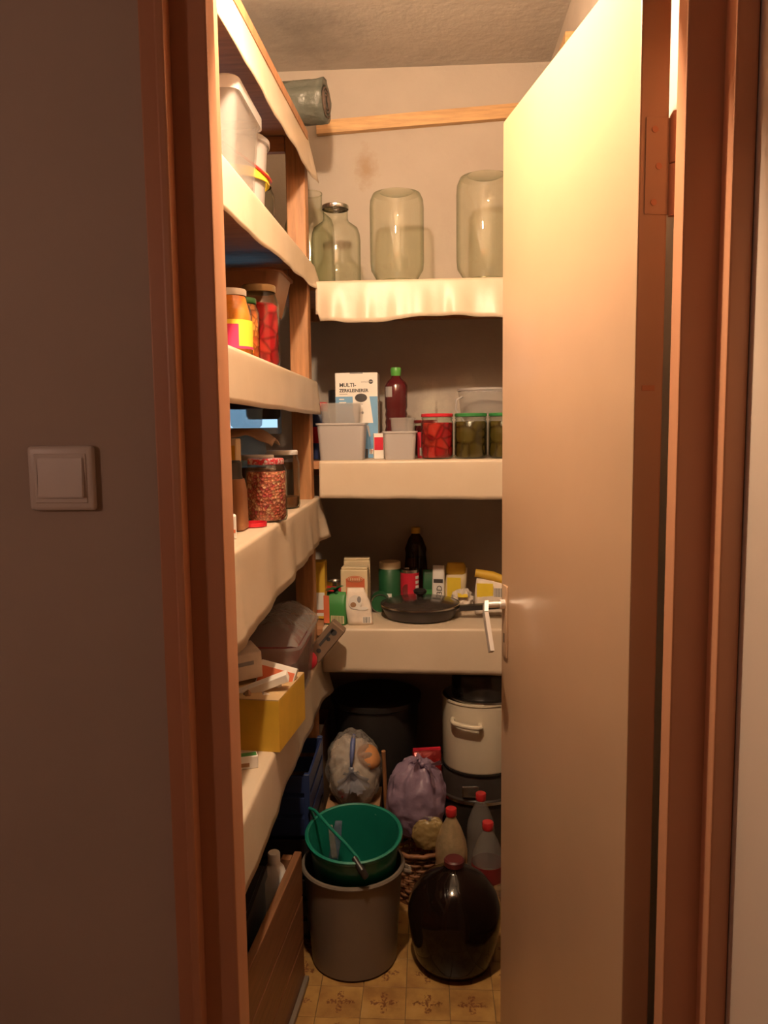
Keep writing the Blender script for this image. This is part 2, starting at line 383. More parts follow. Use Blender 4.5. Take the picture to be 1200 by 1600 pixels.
# assumed bare bulb in a wall socket above the door, inside, out of view
lamp = T('assumed_wall_lamp', 'assumed bare glowing bulb in a wall socket above the pantry door', 'lamp', (BULB_AT[0], 1.1, BULB_AT[2]))
O('backplate', tube([(0, 0, 0), (0, .012, 0)], .032, 24), M_WHITE, lamp, smooth=True)
O('socket', tube([(0, .012, 0), (0, .055, 0), (0, .072, 0)], [.02, .02, .017], 20), M_WHITE, lamp, smooth=True)
bl = bmesh.new(); bmesh.ops.create_uvsphere(bl, u_segments=20, v_segments=12, radius=.027)
for v in bl.verts: v.co.y = v.co.y * (1.15 if v.co.y > 0 else 1.25)
O('bulb', bl, emit('hot_bulb', BULB_COLOR, BULB_STRENGTH), lamp, (0, .10, 0), smooth='all')

# assumed dim wall lamp, added out of view left to brighten the hall
hl = T('assumed_wall_lamp', 'assumed dim round wall lamp added on the hall wall left of the camera', 'lamp', (HX0, -.10, 1.62))
O('backplate', tube([(0, 0, 0), (.014, 0, 0)], .07, 28), M_WHITE, hl, smooth=True)
gm = bmesh.new(); bmesh.ops.create_uvsphere(gm, u_segments=24, v_segments=14, radius=.055)
O('globe', gm, emit('assumed_dim_lamp_globe', HALL_COLOR, HALL_STRENGTH), hl, (.068, 0, 0), smooth='all')

# ================================================================== light switch in the hall
sw = T('light_switch', 'square ivory rocker light switch on the hall wall', 'switch', (-.4665, 1.0, 1.27))
b = nbox(-.043, .043, -.011, 0, 0, .083, .006, 3)
O('surround', b, M_SWITCH, sw, smooth=True)
b = nbox(-.034, .034, -.0125, -.0108, .010, .073, .0008, 1); O('inner_frame', b, M_SWITCH, sw)
b = bmesh.new()
hexa(b, [(-.029, -.0165, .017), (.031, -.0175, .017), (.031, -.0125, .017), (-.029, -.0125, .017), (-.029, -.0135, .068), (.031, -.0145, .068), (.031, -.0125, .068), (-.029, -.0125, .068)])
bmesh.ops.recalc_face_normals(b, faces=b.faces); bmesh.ops.bevel(b, geom=list(b.edges), offset=.0012, segments=2, affect='EDGES')
O('rocker', b, M_SWITCH, sw)

# ================================================================== SHELVING, left
XF = -0.33
def zl2(y): return 1.815 + .030 * (y - 1.25)
def zl1(y): return 2.135 + .075 * (y - 1.30)
LZ = [zl1, zl2, lambda y: 1.512, lambda y: 1.165, lambda y: .683]
unit = T('shelving_unit', 'tall brown wooden shelving along the left pantry wall', 'shelving')
Y0, Y1 = 1.13, 2.36
for zf in LZ:
    b = bmesh.new(); x0, x1, t = XL + .005, XF - .006, .022
    p = []
    for dz in (-t - .002, -.002):
        p += [(x0, Y0, zf(Y0) + dz), (x1, Y0, zf(Y0) + dz), (x1, Y1, zf(Y1) + dz), (x0, Y1, zf(Y1) + dz)]
    O('shelf_board', hexa(b, p), M_SHELF, unit)
    for yy in (Y0 + .07, 2.303):
        z = zf(yy) - .026
        O('cross_rail', nbox(XL + .06, XF - .065, yy, yy + .022, z - .042, z, .001, 1), M_SHELFX, unit)
for (x, y) in ((XF - .063, 2.302), (XF - .063, Y0 + .07), (XL + .006, 2.302), (XL + .006, Y0 + .07)):
    O('post', nbox(x, x + .054, y, y + .054, 0.0, zl1(y) - .026, .002, 1), M_POST, unit)

def liner(name, label, u0, u1, zf, front, back, hem, axis, seed, amp=.006, flare=0.0, nu=110, wav=6, slump=0.0, r=.008, sag=None):
    """oilcloth: flat top, rounded edge, wavy hanging hem. axis 'y': runs along Y with hem facing +X; axis 'x': runs along X with hem facing -Y"""
    bm = bmesh.new(); rows = []
    prof_n = 7
    for i in range(nu + 1):
        u = u0 + (u1 - u0) * i / nu; s = i / nu; row = []
        h = hem(s); z = zf(u)
        fall = .5 + .5 * math.tanh((s - .96) / .02) if flare else 0
        pts = []
        for k in range(5): pts.append((back + (front - r - back) * k / 4 if axis == 'y' else back - (back - (front + r)) * k / 4, z, 0))
        for k in range(1, 5):
            a_ = PI / 2 * k / 4
            d = r * math.sin(a_); pts.append((front - r + d if axis == 'y' else front + r - d, z - r + r * math.cos(a_), 0))
        n1 = noise.noise(Vector((u * wav, seed * 3.1, 0))) ; n2 = noise.noise(Vector((u * wav * 1.9, seed * 7.7, 4)))
        for k in range(1, 9):
            t = k / 8
            d = amp * t * (n1 * 1.0 + n2 * .55) + abs(amp) * t * .6 + slump * t + flare * fall * t
            pts.append((front + d if axis == 'y' else front - d, z - r - (h - r) * t + amp * .35 * t * n1, t))
        for (q, zz, t) in pts:
            row.append(bm.verts.new((q, u, zz) if axis == 'y' else (u, q, zz)))
        rows.append(row)
    for a_, b_ in zip(rows, rows[1:]):
        for k in range(len(a_) - 1):
            bm.faces.new((a_[k], a_[k + 1], b_[k + 1], b_[k]))
    bmesh.ops.recalc_face_normals(bm, faces=bm.faces)
    o = O(name, bm, M_LINER, smooth='all'); tag(o, label, 'shelf liner', 'cream oilcloth shelf liners')
    sm = o.modifiers.new('thickness', 'SOLIDIFY'); sm.thickness = .0012; sm.offset = 1.0
    return o
lin = lambda a, b: (lambda s: a + (b - a) * s)
liner('shelf_liner', 'cream oilcloth on the topmost left shelf under the ceiling', 1.14, 2.40, zl1, XF - .012, XL + .02, lin(.115, .135), 'y', 1, .005, .012, slump=.014)
liner('shelf_liner', 'bright cream oilcloth on the left shelf under the clear lidded box', 1.14, 2.40, zl2, XF, XL + .02, lin(.100, .072), 'y', 2, .006, .018)
liner('shelf_liner', 'cream oilcloth on the left shelf under the orange labelled jar', 1.14, 2.40, LZ[2], XF, XL + .02, lin(.098, .100), 'y', 3, .004, .004)
liner('shelf_liner', 'deep hanging cream oilcloth on the left shelf under the pink pickle jar', 1.14, 2.42, LZ[3], XF, XL + .02, lin(.172, .125), 'y', 4, .013, .022, wav=7)
liner('shelf_liner', 'cream oilcloth on the lowest left shelf under the yellow carton', 1.14, 2.42, LZ[4], XF, XL + .02, lin(.118, .130), 'y', 5, .012, .02, wav=6)

# ================================================================== SHELVES, back wall
YF = 2.35
BZ = [1.795, 1.275, .768]
bl_ = ['wooden back shelf carrying the large glass jars', 'wooden back shelf carrying the chopper carton', 'wooden back shelf carrying the frying pan']
for z, lab in zip(BZ, bl_):
    t = T('wall_shelf', lab, 'shelf', (0, YB, z), group='back wall shelves')
    O('shelf_board', nbox(-.46, XR - .002, YF + .012 - YB, -.002, -.024, -.002, .001, 1), M_SHELFX, t)
    O('wall_batten', nbox(-.46, XR - .002, -.028, -.002, -.064, -.0245, .001, 1), M_POST, t)
    O('end_batten', nbox(XR - .028, XR - .002, YF + .05 - YB, -.03, -.064, -.0245, .001, 1), M_POST, t)
ll = ['glossy rippled cream oilcloth on the back shelf under the big glass jars', 'cream oilcloth on the back shelf under the chopper carton', 'wide cream oilcloth on the back shelf under the frying pan']
hems = [lambda s: .113 + .008 * math.sin(s * 9) - .02 * (s < .015), lambda s: .110 + .010 * s, lambda s: .132 + .012 * s]
for i, (z, lab) in enumerate(zip(BZ, ll)):
    liner('shelf_liner', lab, -.322, XR - .004, (lambda zz: (lambda u: zz))(z), YF, YB - .03, hems[i], 'x', 11 + i, (.019, .007, .009)[i], nu=110, wav=(13, 9, 8)[i])
tag(O('wall_batten', hexa(bmesh.new(), [(-.36, 2.724, 2.336), (.40, 2.724, 2.373), (.40, 2.749, 2.373), (-.36, 2.749, 2.336), (-.36, 2.724, 2.377), (.40, 2.724, 2.417), (.40, 2.749, 2.417), (-.36, 2.749, 2.377)]), M_BATTEN), 'pale pine batten nailed along the top of the back wall', 'batten')
tag(O('wall_batten', nbox(XR - .034, XR - .001, 2.26, 2.70, 2.35, 2.412, .002, 1), M_BATTEN), 'short pine batten high on the right wall above the door', 'batten')

# ================================================================== THINGS
rnd = random.Random(7)
# ---- shared contents and prints
M_PEPPER = chunks('red_pickled_peppers', [(.40, .012, .018), (.52, .02, .022), (.56, .045, .025), (.34, .008, .016)], 30)
M_PINK = chunks('pink_pickled_cabbage', [(.62, .14, .10), (.72, .28, .16), (.55, .07, .09), (.78, .42, .26)], 150)
M_PICKLE = chunks('olive_pickled_cucumbers', [(.075, .052, .010), (.105, .072, .014), (.055, .042, .008)], 22)
M_ORANGE = mat('orange_compote', (.72, .24, .03), .25, var=.2, vscale=50)
M_ORANGE2 = chunks('orange_vegetable_relish', [(.70, .20, .03), (.80, .34, .06), (.62, .12, .03)], 60)
M_BROWNLIQ = mat('brown_syrup', (.13, .05, .02), .2)
M_JUICE = mat('dark_red_syrup', (.085, .012, .014), .15, coat=.4)
M_YELLOW = mat('yellow_print', (.85, .62, .05), .45)
M_MAGENTA = mat('magenta_print', (.66, .04, .14), .45)
M_PAPER = mat('white_paper', (.80, .76, .70), .6, var=.05)
M_CREAMPAPER = mat('cream_paper', (.72, .58, .36), .6, var=.08)
M_ORANGEPRINT = mat('orange_red_print', (.66, .16, .07), .5)
M_GREENPRINT = mat('green_print', (.05, .24, .06), .45)
M_DKGREEN = mat('dark_green_print', (.015, .10, .035), .45)
M_REDPRINT = mat('red_print', (.62, .025, .05), .4)
M_INK = mat('dark_ink', (.05, .045, .045), .6)
M_GREYINK = mat('grey_ink', (.30, .29, .29), .6)
M_BLUEPRINT = mat('blue_print', (.16, .36, .60), .5, var=.10, vscale=6)
M_TANLID = mat('tan_metal_lid', (.52, .38, .20), .3, .3)
M_WHITELID = mat('white_metal_lid', (.82, .78, .74), .3)
M_GREENLID = mat('green_metal_lid', (.035, .22, .06), .35)
M_REDLID = mat('red_metal_lid', (.60, .025, .04), .35)
M_CARDB = mat('brown_cardboard', (.36, .20, .10), .75)
M_YCARD = mat('mustard_yellow_cardboard', (.66, .40, .035), .6, var=.15)
M_CARDIN = mat('raw_cardboard_inside', (.50, .34, .17), .75)
M_TUB = film('milky_plastic', (.78, .74, .72), .60, .35, 0)
M_TUBCLR = film('clear_plastic', (.74, .71, .68), .24, .15, 0)
M_CLEARBAG = film('crumpled_clear_bag', (.62, .58, .54), .36, .10, 1.0, 34)
M_PURPLEBAG = film('lilac_plastic_bag', (.42, .30, .42), .86, .3, .7, 22)
M_GREYBAG = film('grey_green_plastic_sheet', (.15, .16, .135), .86, .15, 1.0, 30)
M_BLUESTRAP = mat('blue_bag_print', (.10, .13, .30), .4)
M_TEAL = mat('teal_green_plastic', (.008, .16, .11), .32, coat=.2)
M_GREYBIN = mat('grey_beige_plastic', (.17, .135, .105), .4, var=.06)
M_NAVY = mat('navy_blue_plastic', (.020, .035, .11), .4)
M_BROWNPL = mat('brown_plastic', (.30, .13, .055), .45)
M_WICKER = mat('dark_wicker', (.20, .08, .03), .55, var=.3, vscale=40)
M_GOLDFOIL = mat('golden_wrap', (.62, .46, .26), .28, .6, .2, 30, bmp=.8, bscale=40)
M_DARKGLASS = mat('dark_glass_of_wine', (.008, .004, .003), .10)
M_DARKGLASS.node_tree.nodes['Principled BSDF'].inputs['Specular IOR Level'].default_value = .28
M_PALEBLUE = film('pale_blue_plastic', (.60, .80, .95), .42, .3, 0, through=.8)
M_CLOTH = mat('beige_cloth', (.56, .38, .26), .9, bmp=.4)
M_PINKPL = mat('pink_clip', (.80, .03, .20), .4)
M_BREAD = mat('brown_crust', (.45, .20, .07), .7)
M_FLOURY = mat('flour_white', (.72, .62, .52), .7, var=.15, vscale=20)

def jar(name, label, loc, r, h, content=None, fill=.86, lid=None, lid_h=.014, neck=.80, g=M_GLASS, lidmat2=None, sh=.78, group='preserve jars', cat='jar', open_rim=False):
    t = T(name, label, cat, loc, group=group)
    rn = r * neck; zs = h * sh; top = h - (lid_h * .5 if lid else 0)
    prof = [(0, .001), (r * .80, .001), (r * .95, .003), (r, .010), (r, zs * .55), (r, zs), (r * .97, zs + (h - zs) * .20), (r * .86 + rn * .06, zs + (h - zs) * .36), (rn * 1.08, zs + (h - zs) * .54), (rn, zs + (h - zs) * .64), (rn, top), (rn * 1.03, top), (rn * 1.03, top - .004)]
    O('glass', lathe(prof, 36), g, t, smooth=True)
    if content:
        ri = r - .0025; zc = h * fill
        pr = [(0, .004), (ri * .9, .004), (ri, .012)]
        if zc <= zs: pr += [(ri, zc), (0, zc)]
        else: pr += [(ri, zs), (min(ri, rn * 1.0), zc), (0, zc)]
        O('contents', lathe(pr, 30), content, t, smooth=True)
    if lid:
        rl = rn * 1.09
        O('lid', lathe([(rl * .98, h - lid_h), (rl, h - lid_h + .001), (rl, h - .002), (rl * .95, h), (rl * .8, h - .001), (0, h - .001)], 36), lid, t, smooth=True)
    return t
def band(t, name, r, z0, z1, a0, a1, m, n=16):
    bm = bmesh.new(); A = []
    for i in range(n + 1):
        a_ = R(a0 + (a1 - a0) * i / n)
        A.append([bm.verts.new((q * math.cos(a_), q * math.sin(a_), z)) for q, z in ((r, z0), (r, z1), (r + .0005, z1), (r + .0005, z0))])
    for p, q in zip(A, A[1:]):
        for k in range(4): bm.faces.new((p[k], p[(k + 1) % 4], q[(k + 1) % 4], q[k]))
    bm.faces.new(A[0]); bm.faces.new(A[-1][::-1]); bmesh.ops.recalc_face_normals(bm, faces=bm.faces)
    return O(name, bm, m, t, smooth=True)
def patch(t, name, x0, x1, z0, z1, y, m, th=.0006):
    return O(name, nbox(x0, x1, y - th, y, z0, z1), m, t)
def disc_patch(t, name, cx, cz, rx, rz, y, m, th=.0006, n=24):
    bm = bmesh.new(); A = [bm.verts.new((cx + rx * math.cos(2 * PI * i / n), y - th, cz + rz * math.sin(2 * PI * i / n))) for i in range(n)]
    B = [bm.verts.new((v.co.x, y, v.co.z)) for v in A]
    bm.faces.new(A); bm.faces.new(B[::-1])
    for i in range(n): bm.faces.new((A[i], A[(i + 1) % n], B[(i + 1) % n], B[i]))
    bmesh.ops.recalc_face_normals(bm, faces=bm.faces); return O(name, bm, m, t)
def barcode(t, x0, x1, z0, z1, y, seed=0, m=None, paper=None):
    pp = patch(t, 'barcode_panel', x0, x1, z0, z1, y, paper or M_PAPER)
    rr = random.Random(seed); bm = bmesh.new(); x = x0 + .002
    while x < x1 - .003:
        wd = rr.choice((.0009, .0014, .002)); box(bm, x, x + wd, y - .0009, y - .0006, z0 + .001, z1 - .001); x += wd + rr.choice((.0010, .0016, .002))
    O('barcode', bm, m or M_INK, pp)
def rbox_ring(w, d, z, rc, n=5):
    """rounded-rectangle ring of points"""
    pts = []
    for cx, cy, a0 in ((w - rc, d - rc, 0), (-w + rc, d - rc, 90), (-w + rc, -d + rc, 180), (w - rc, -d + rc, 270)):
        for k in range(n + 1):
            a_ = R(a0 + 90 * k / n); pts.append((cx + rc * math.cos(a_), cy + rc * math.sin(a_), z))
    return pts
def loft(rings, cap0=True, cap1=True, bm=None):
    bm = bm or bmesh.new(); V = [[bm.verts.new(p) for p in r_] for r_ in rings]
    for a_, b_ in zip(V, V[1:]):
        n = len(a_)
        for i in range(n): bm.faces.new((a_[i], a_[(i + 1) % n], b_[(i + 1) % n], b_[i]))
    if cap0: bm.faces.new(V[0][::-1])
    if cap1: bm.faces.new(V[-1])
    bmesh.ops.recalc_face_normals(bm, faces=bm.faces); return bm
def tub_shell(w0, d0, w1, d1, h, wall=.002, rc=.012, rim=.004):
    R_ = rbox_ring
    return loft([R_(w0, d0, 0, rc), R_(w1, d1, h - .006, rc), R_(w1 + rim, d1 + rim, h - .005, rc), R_(w1 + rim, d1 + rim, h, rc),
                 R_(w1 - wall, d1 - wall, h, rc), R_(w0 - wall, d0 - wall, wall * 1.5, rc * .9)], True, True)
def bag_mesh(rx, ry, h, seed, folds=9, rough=.12, knot=None, top=.25):
    """stuffed bag: bottom sits flat, folds gather towards the knot direction"""
    bm = bmesh.new(); bmesh.ops.create_icosphere(bm, subdivisions=5, radius=1.0)
    kn = Vector(knot or (0, 0, 1)).normalized(); sv = Vector((seed * 1.7, seed * .9, seed * 2.3))
    u = kn.orthogonal().normalized(); w_ = kn.cross(u)
    for v in bm.verts:
        n = v.co.normalized(); c = n.dot(kn); ang = math.atan2(n.dot(w_), n.dot(u))
        g = max(0, (c - .1)) / .9
        d = 1 + rough * noise.noise(n * 2.0 + sv) + rough * .55 * noise.noise(n * 5.0 + sv) + rough * .25 * noise.noise(n * 11 + sv)
        d += .085 * g * math.sin(ang * folds + 3 * noise.noise(n * 2 + sv)) * (1 - g * .3)
        d *= 1 - top * max(0, c - .93) / .07 * .5
        p = n * d
        v.co = Vector((p.x * rx, p.y * ry, max(-.80, p.z) * h / 1.8 + .80 * h / 1.8))
    return bm
def tuft(p, d, length, width, n, seed, m, t, name='knot'):
    """gathered plastic ends: a few flared folded strips round a tight knot"""
    rr = random.Random(seed); bm = bmesh.new(); p = Vector(p); d = Vector(d).normalized(); u = d.orthogonal().normalized(); w_ = d.cross(u)
    bmesh.ops.create_icosphere(bm, subdivisions=2, radius=width * .35, matrix=Matrix.Translation(p))
    for i in range(n):
        a_ = 2 * PI * i / n + rr.uniform(-.3, .3); o = u * math.cos(a_) + w_ * math.sin(a_); s_ = d.cross(o)
        L = length * rr.uniform(.7, 1.15); spread = rr.uniform(.45, .95); rows = []
        for k in range(6):
            tt = k / 5; c = p + d * L * tt * (1 - .25 * tt) + o * L * spread * tt * tt + Vector((0, 0, -L * .35 * tt * tt))
            wd = width * (.12 + .55 * tt)
            rows.append([bm.verts.new(c + s_ * wd * q + o * width * .18 * math.sin(q * 5 + i) * tt) for q in (-1, -.5, 0, .5, 1)])
        for r0, r1 in zip(rows, rows[1:]):
            for k in range(4): bm.faces.new((r0[k], r0[k + 1], r1[k + 1], r1[k]))
    return O(name, bm, m, t, smooth='all')
def pouch(w, d, h, seed, tuck=.35, lean=0.0, top_w=.75):
    """soft paper / plastic pouch, folded or tied at the top"""
    rings = []; n = 28
    for k in range(9):
        s = k / 8; z = h * s
        ww = w / 2 * (1 - (1 - top_w) * max(0, s - .55) / .45); dd = d / 2 * (1 - (1 - .12) * (max(0, s - tuck) / (1 - tuck)) ** 1.4)
        ring = []
        for i in range(n):
            a_ = 2 * PI * i / n; ca, sa = math.cos(a_), math.sin(a_)
            px = ww * math.copysign(abs(ca) ** .45, ca); py = dd * math.copysign(abs(sa) ** .45, sa)
            nz = noise.noise(Vector((px * 22 + seed * 5, py * 22, z * 22 + seed))) * .0035 * (0.3 if k == 0 else 1)
            ring.append((px * (1 + nz * 9) + lean * s * h, py * (1 + nz * 12), z + (nz if 0 < k < 8 else 0)))
        rings.append(ring)
    return loft(rings)
def carton_shell(w, d, h, th=.003, bm=None):
    bm = bm or bmesh.new(); x, y = w / 2, d / 2
    box(bm, -x, x, -y, -y + th, 0, h); box(bm, -x, x, y - th, y, 0, h); box(bm, -x, -x + th, -y + th, y - th, 0, h); box(bm, x - th, x, -y + th, y - th, 0, h)
    box(bm, -x + th, x - th, -y + th, y - th, 0, th); return bm
def pet(name, label, loc, r, h, capmat, m, sleeve=None, group='plastic bottles on the floor', twist=0):
    t = T(name, label, 'bottle', loc, group=group)
    pr = [(0, .004), (r * .7, .001), (r, .012)]
    for k in range(6):
        z = h * (.10 + .08 * k); pr += [(r, z), (r * .965, z + h * .02), (r, z + h * .04)]
    pr += [(r, h * .62), (r * .92, h * .70), (r * .62, h * .82), (r * .34, h * .90), (.0125, h * .925), (.0125, h - .018)]
    O('body', lathe(pr, 28), m, t, smooth=True)
    O('cap', lathe([(.0145, h - .022), (.0155, h - .020), (.0155, h - .002), (.0140, h), (0, h)], 24), capmat, t, smooth=True)
    return t

# ------------------------------------------------ top left shelf: rolled plastic sheet
ro = T('rolled_sheet', 'rolled grey-green plastic sheet lying on the topmost left shelf', 'roll', (-.395, 2.325, zl1(2.36) + .001), R(-8))
bm = bmesh.new(); n = 44; rings = []
for k in range(15):
    s = k / 14; x = -.16 + .28 * s; ring = []
    for i in range(n):
        a_ = 2 * PI * i / n; nz = noise.noise(Vector((math.cos(a_) * 1.6, math.sin(a_) * 1.6, x * 16))) * .010 + noise.noise(Vector((math.cos(a_) * 4, math.sin(a_) * 4, x * 40))) * .005
        rr_ = .056 + nz; ring.append((x, rr_ * math.cos(a_), max(0, .058 + rr_ * math.sin(a_))))
    rings.append(ring)
inner = [[(p[0], p[1] * .72, (p[2] - .058) * .72 + .058) for p in r_] for r_ in rings]
loft(rings + inner[::-1][:4], True, True, bm); O('outer_wrap', bm, M_GREYBAG, ro, smooth='all')
sp = [(.118 + .003, (.012 + .0055 * k / 6) * math.cos(k * .55) * 1.0, .058 + (.012 + .0055 * k / 6) * math.sin(k * .55)) for k in range(34)]
O('rolled_core', tube(sp, .0022, 6), M_DARK, ro, smooth='all')

# ------------------------------------------------ second left shelf
cb = T('storage_box', 'clear plastic lidded storage box with pink clips on the left shelf', 'box', (-.474, 1.635, zl2(1.76) + .002))
O('body', tub_shell(.112, .095, .124, .110, .170, .003, .02, .003), M_TUBCLR, cb, smooth=True)
O('lid', loft([rbox_ring(.130, .116, .164, .02), rbox_ring(.130, .116, .186, .02), rbox_ring(.126, .112, .190, .02), rbox_ring(.110, .098, .190, .02), rbox_ring(.108, .096, .186, .02)], False, True), M_TUB, cb, smooth=True)
for x in (.076, -.076):
    O('clip', box(nbox(x - .008, x + .008, -.124, -.117, .145, .192, .002, 1), x - .008, x + .008, -.122, -.104, .1905, .196, .002, 1), M_PINKPL, cb)
bk = T('plastic_pail', 'small white plastic pail with yellow rim and red handle on the left shelf', 'pail', (-.445, 1.862, zl2(1.95) + .002))
O('body', lathe([(0, 0), (.072, 0), (.085, .17), (.086, .17), (.086, .172), (.083, .172), (.070, .004), (0, .004)], 36), M_TUB, bk, smooth=True)
O('rim', lathe([(.0865, .085), (.0885, .086), (.0885, .106), (.0865, .107)], 36), M_YELLOW, bk, smooth=True)
O('lid', lathe([(.089, .168), (.091, .170), (.091, .180), (.086, .184), (0, .184)], 36), M_TUB, bk, smooth=True)
O('handle', tube([(.092 * math.cos(R(x)), .092 * math.sin(R(x)), .165 - .07 * math.sin(R((x + 100) * .9))) for x in range(-100, 101, 10)], .0028, 8), M_RED, bk, smooth=True)
jar('glass_jar', 'small empty glass jar behind the yellow-rimmed pail on the left shelf', (-.46, 2.20, zl2(2.2) + .003), .052, .185, None, lid=M_STEEL, group='empty glass jars')
jar('glass_jar', 'empty three-litre jar right behind the orange shelf post', (-.372, 2.60, BZ[0] + .002), .080, .315, None, neck=.52, sh=.60, g=M_GREENGLASS, group='empty glass jars')
jar('glass_jar', 'empty narrow-necked glass jar with metal lid beside the shelf post', (-.272, 2.455, BZ[0] + .002), .074, .236, None, neck=.50, sh=.56, lid=M_STEEL, lid_h=.012, g=M_GREENGLASS, group='empty glass jars')
def big_jar(label, loc, r, h):
    t = T('upturned_jar', label, 'jar', loc, group='empty glass jars')
    O('glass', lathe([(r * .74, .001), (r * .76, .012), (r * .80, .022), (r * .97, .045), (r, .07), (r, h * .82), (r * .98, h * .90), (r * .88, h * .965), (r * .62, h * .99), (r * .5, h * .975), (0, h * .965)], 44), M_GREENGLASS, t, smooth=True)
    O('mouth_rim', lathe([(r * .75, 0), (r * .80, .002), (r * .80, .010), (r * .75, .012)], 44, closed=True), M_GREENGLASS, t, smooth=True)
    return t
big_jar('large empty glass jar upside down in the middle of the top back shelf', (-.089, 2.465, BZ[0] + .002), .081, .275)
big_jar('largest empty glass jar upside down, partly hidden by the door', (.176, 2.47, BZ[0] + .002), .087, .318)

# ------------------------------------------------ third left shelf
Z = LZ[2](0) + .0015
j = jar('preserve_jar', 'orange compote jar with white lid and yellow-magenta label', (-.396, 1.63, Z), .041, .138, M_ORANGE, .90, M_WHITELID, .013, .70, sh=.62)
band(j, 'label', .0415, .018, .075, -150, 30, M_YELLOW, 24)
band(j, 'label_print', .0421, .022, .066, -95, -58, M_MAGENTA, 10); band(j, 'label_print', .0421, .018, .023, -150, 30, M_MAGENTA, 20)
band(j, 'label_print', .0421, .040, .062, -130, -98, M_PAPER, 8)
jar('preserve_jar', 'orange relish jar with green lid on the left shelf', (-.404, 1.765, Z), .036, .142, M_ORANGE2, .90, M_GREENLID, .012, .78)
jar('preserve_jar', 'tall red pepper jar with tan lid on the left shelf', (-.388, 1.865, Z), .046, .186, M_PEPPER, .78, M_TANLID, .016, .78, sh=.74)
cn = T('tin_canister', 'dull tin canister under the brown basin on the left shelf', 'canister', (-.56, 2.12, Z))
O('body', lathe([(0, 0), (.055, 0), (.055, .138), (0, .138)], 32), M_STEEL, cn, smooth=True)
O('lid', lathe([(.0565, .130), (.0565, .150), (.05, .152), (0, .152)], 32), M_TANLID, cn, smooth=True)
bs = T('plastic_basin', 'brown plastic basin set on a tin canister under the second left shelf', 'basin', (-.505, 2.125, Z + .153))
O('body', tub_shell(.112, .085, .135, .105, .105, .003, .03, .006), M_BROWNPL, bs, smooth=True)
bt = T('dark_bottle', 'slim dark bottle beside the shelf post under the second shelf', 'bottle', (-.455, 2.265, Z))
O('body', lathe([(0, 0), (.026, 0), (.028, .006), (.028, .15), (.024, .175), (.011, .20), (.011, .232)], 24), M_DARKGLASS, bt, smooth=True)
O('cap', lathe([(.0135, .222), (.0135, .244), (0, .245)], 20), M_WHITE, bt, smooth=True)

# ------------------------------------------------ fourth left shelf
Z = LZ[3](0) + .0015
j = jar('preserve_jar', 'pink pickled cabbage jar with red chequered lid on the left shelf', (-.361, 1.76, Z), .046, .139, M_PINK, .80, None, neck=.80, sh=.80)
O('lid', lathe([(.0395, .127), (.0402, .128), (.0402, .138), (.038, .140), (0, .139)], 36), chunks('red_white_gingham_lid', [(.60, .03, .05), (.82, .78, .76), (.66, .06, .08)], 190, .3, 0), j, smooth=True)
jar('preserve_jar', 'nearly empty glass jar with white lid and syrup dregs beside the post', (-.377, 2.05, Z), .044, .150, M_BROWNLIQ, .20, M_WHITELID, .012, .84)
jar('preserve_jar', 'dark jam jar with white lid behind the pink pickle jar', (-.412, 1.915, Z), .043, .143, M_BROWNLIQ, .8, M_WHITELID, .012, .84)
b = T('sauce_bottle', 'brown bottle with black top by the door jamb on the left shelf', 'bottle', (-.402, 1.60, Z))
O('body', loft([rbox_ring(.027, .027, 0, .010), rbox_ring(.031, .031, .004, .012), rbox_ring(.030, .030, .080, .012), rbox_ring(.026, .026, .105, .012)]), M_BROWNPL, b, smooth=True)
O('cap', lathe([(.026, .105), (.024, .112), (.024, .138), (.020, .142), (0, .142)], 24), M_BLACK, b, smooth=True)
O('jar_lid', lathe([(0, .001), (.024, .001), (.028, .0015), (.028, .010), (.0265, .010), (.0265, .003), (0, .003)], 32), M_REDLID, tag(T('loose_lid', 'red jar lid lying upturned on the oilcloth beside the brown bottle', 'lid', (-.369, 1.656, Z)), 'red jar lid lying upturned on the oilcloth beside the brown bottle', 'lid'), smooth=True)
k = T('small_packet', 'narrow white packet standing by the jamb on the left shelf', 'packet', (-.372, 1.475, Z), R(15))
O('body', nbox(-.010, .010, -.014, .014, 0, .045, .002, 1), M_PAPER, k); patch(k, 'print', -.008, .008, .012, .018, -.014, M_ORANGEPRINT)
k = T('mustard_carton', 'narrow mustard carton behind the brown bottle', 'carton', (-.442, 1.725, Z), 0)
O('body', nbox(-.030, .030, -.020, .020, 0, .185, .002, 1), M_CREAMPAPER, k); patch(k, 'print', -.026, .026, .10, .17, -.020, M_YCARD)
jg = T('plastic_jug', 'pale blue ribbed plastic jug lit by the window', 'jug', (-.470, 2.06, Z))
pr = [(0, .001), (.046, .001), (.050, .006)]
for i in range(5): pr += [(.050, .02 + .028 * i), (.046, .028 + .028 * i), (.050, .036 + .028 * i)]
pr += [(.047, .165), (.036, .185), (.036, .196), (0, .196)]
O('body', lathe(pr, 32), M_PALEBLUE, jg, smooth=True); O('cap', lathe([(.038, .183), (.038, .2), (.036, .202), (0, .202)], 28), M_PALEBLUE, jg, smooth=True)
cl = bmesh.new(); G = []
for i in range(21):
    row = []
    for q in range(13):
        x, y = -.075 + .15 * i / 20, -.055 + .11 * q / 12; d = max(0, math.hypot(x, y) - .035)
        row.append(cl.verts.new((x, y, -.75 * d + .006 * noise.noise(Vector((x * 40, y * 40, 2))) * min(1, d * 60))))
    G.append(row)
for a_, b_ in zip(G, G[1:]):
    for q in range(12): cl.faces.new((a_[q], b_[q], b_[q + 1], a_[q + 1]))
co = O('folded_cloth', cl, M_CLOTH, None, (-.470, 2.06, Z + .2035), smooth='all'); tag(co, 'beige cloth draped over the pale blue jug', 'cloth')
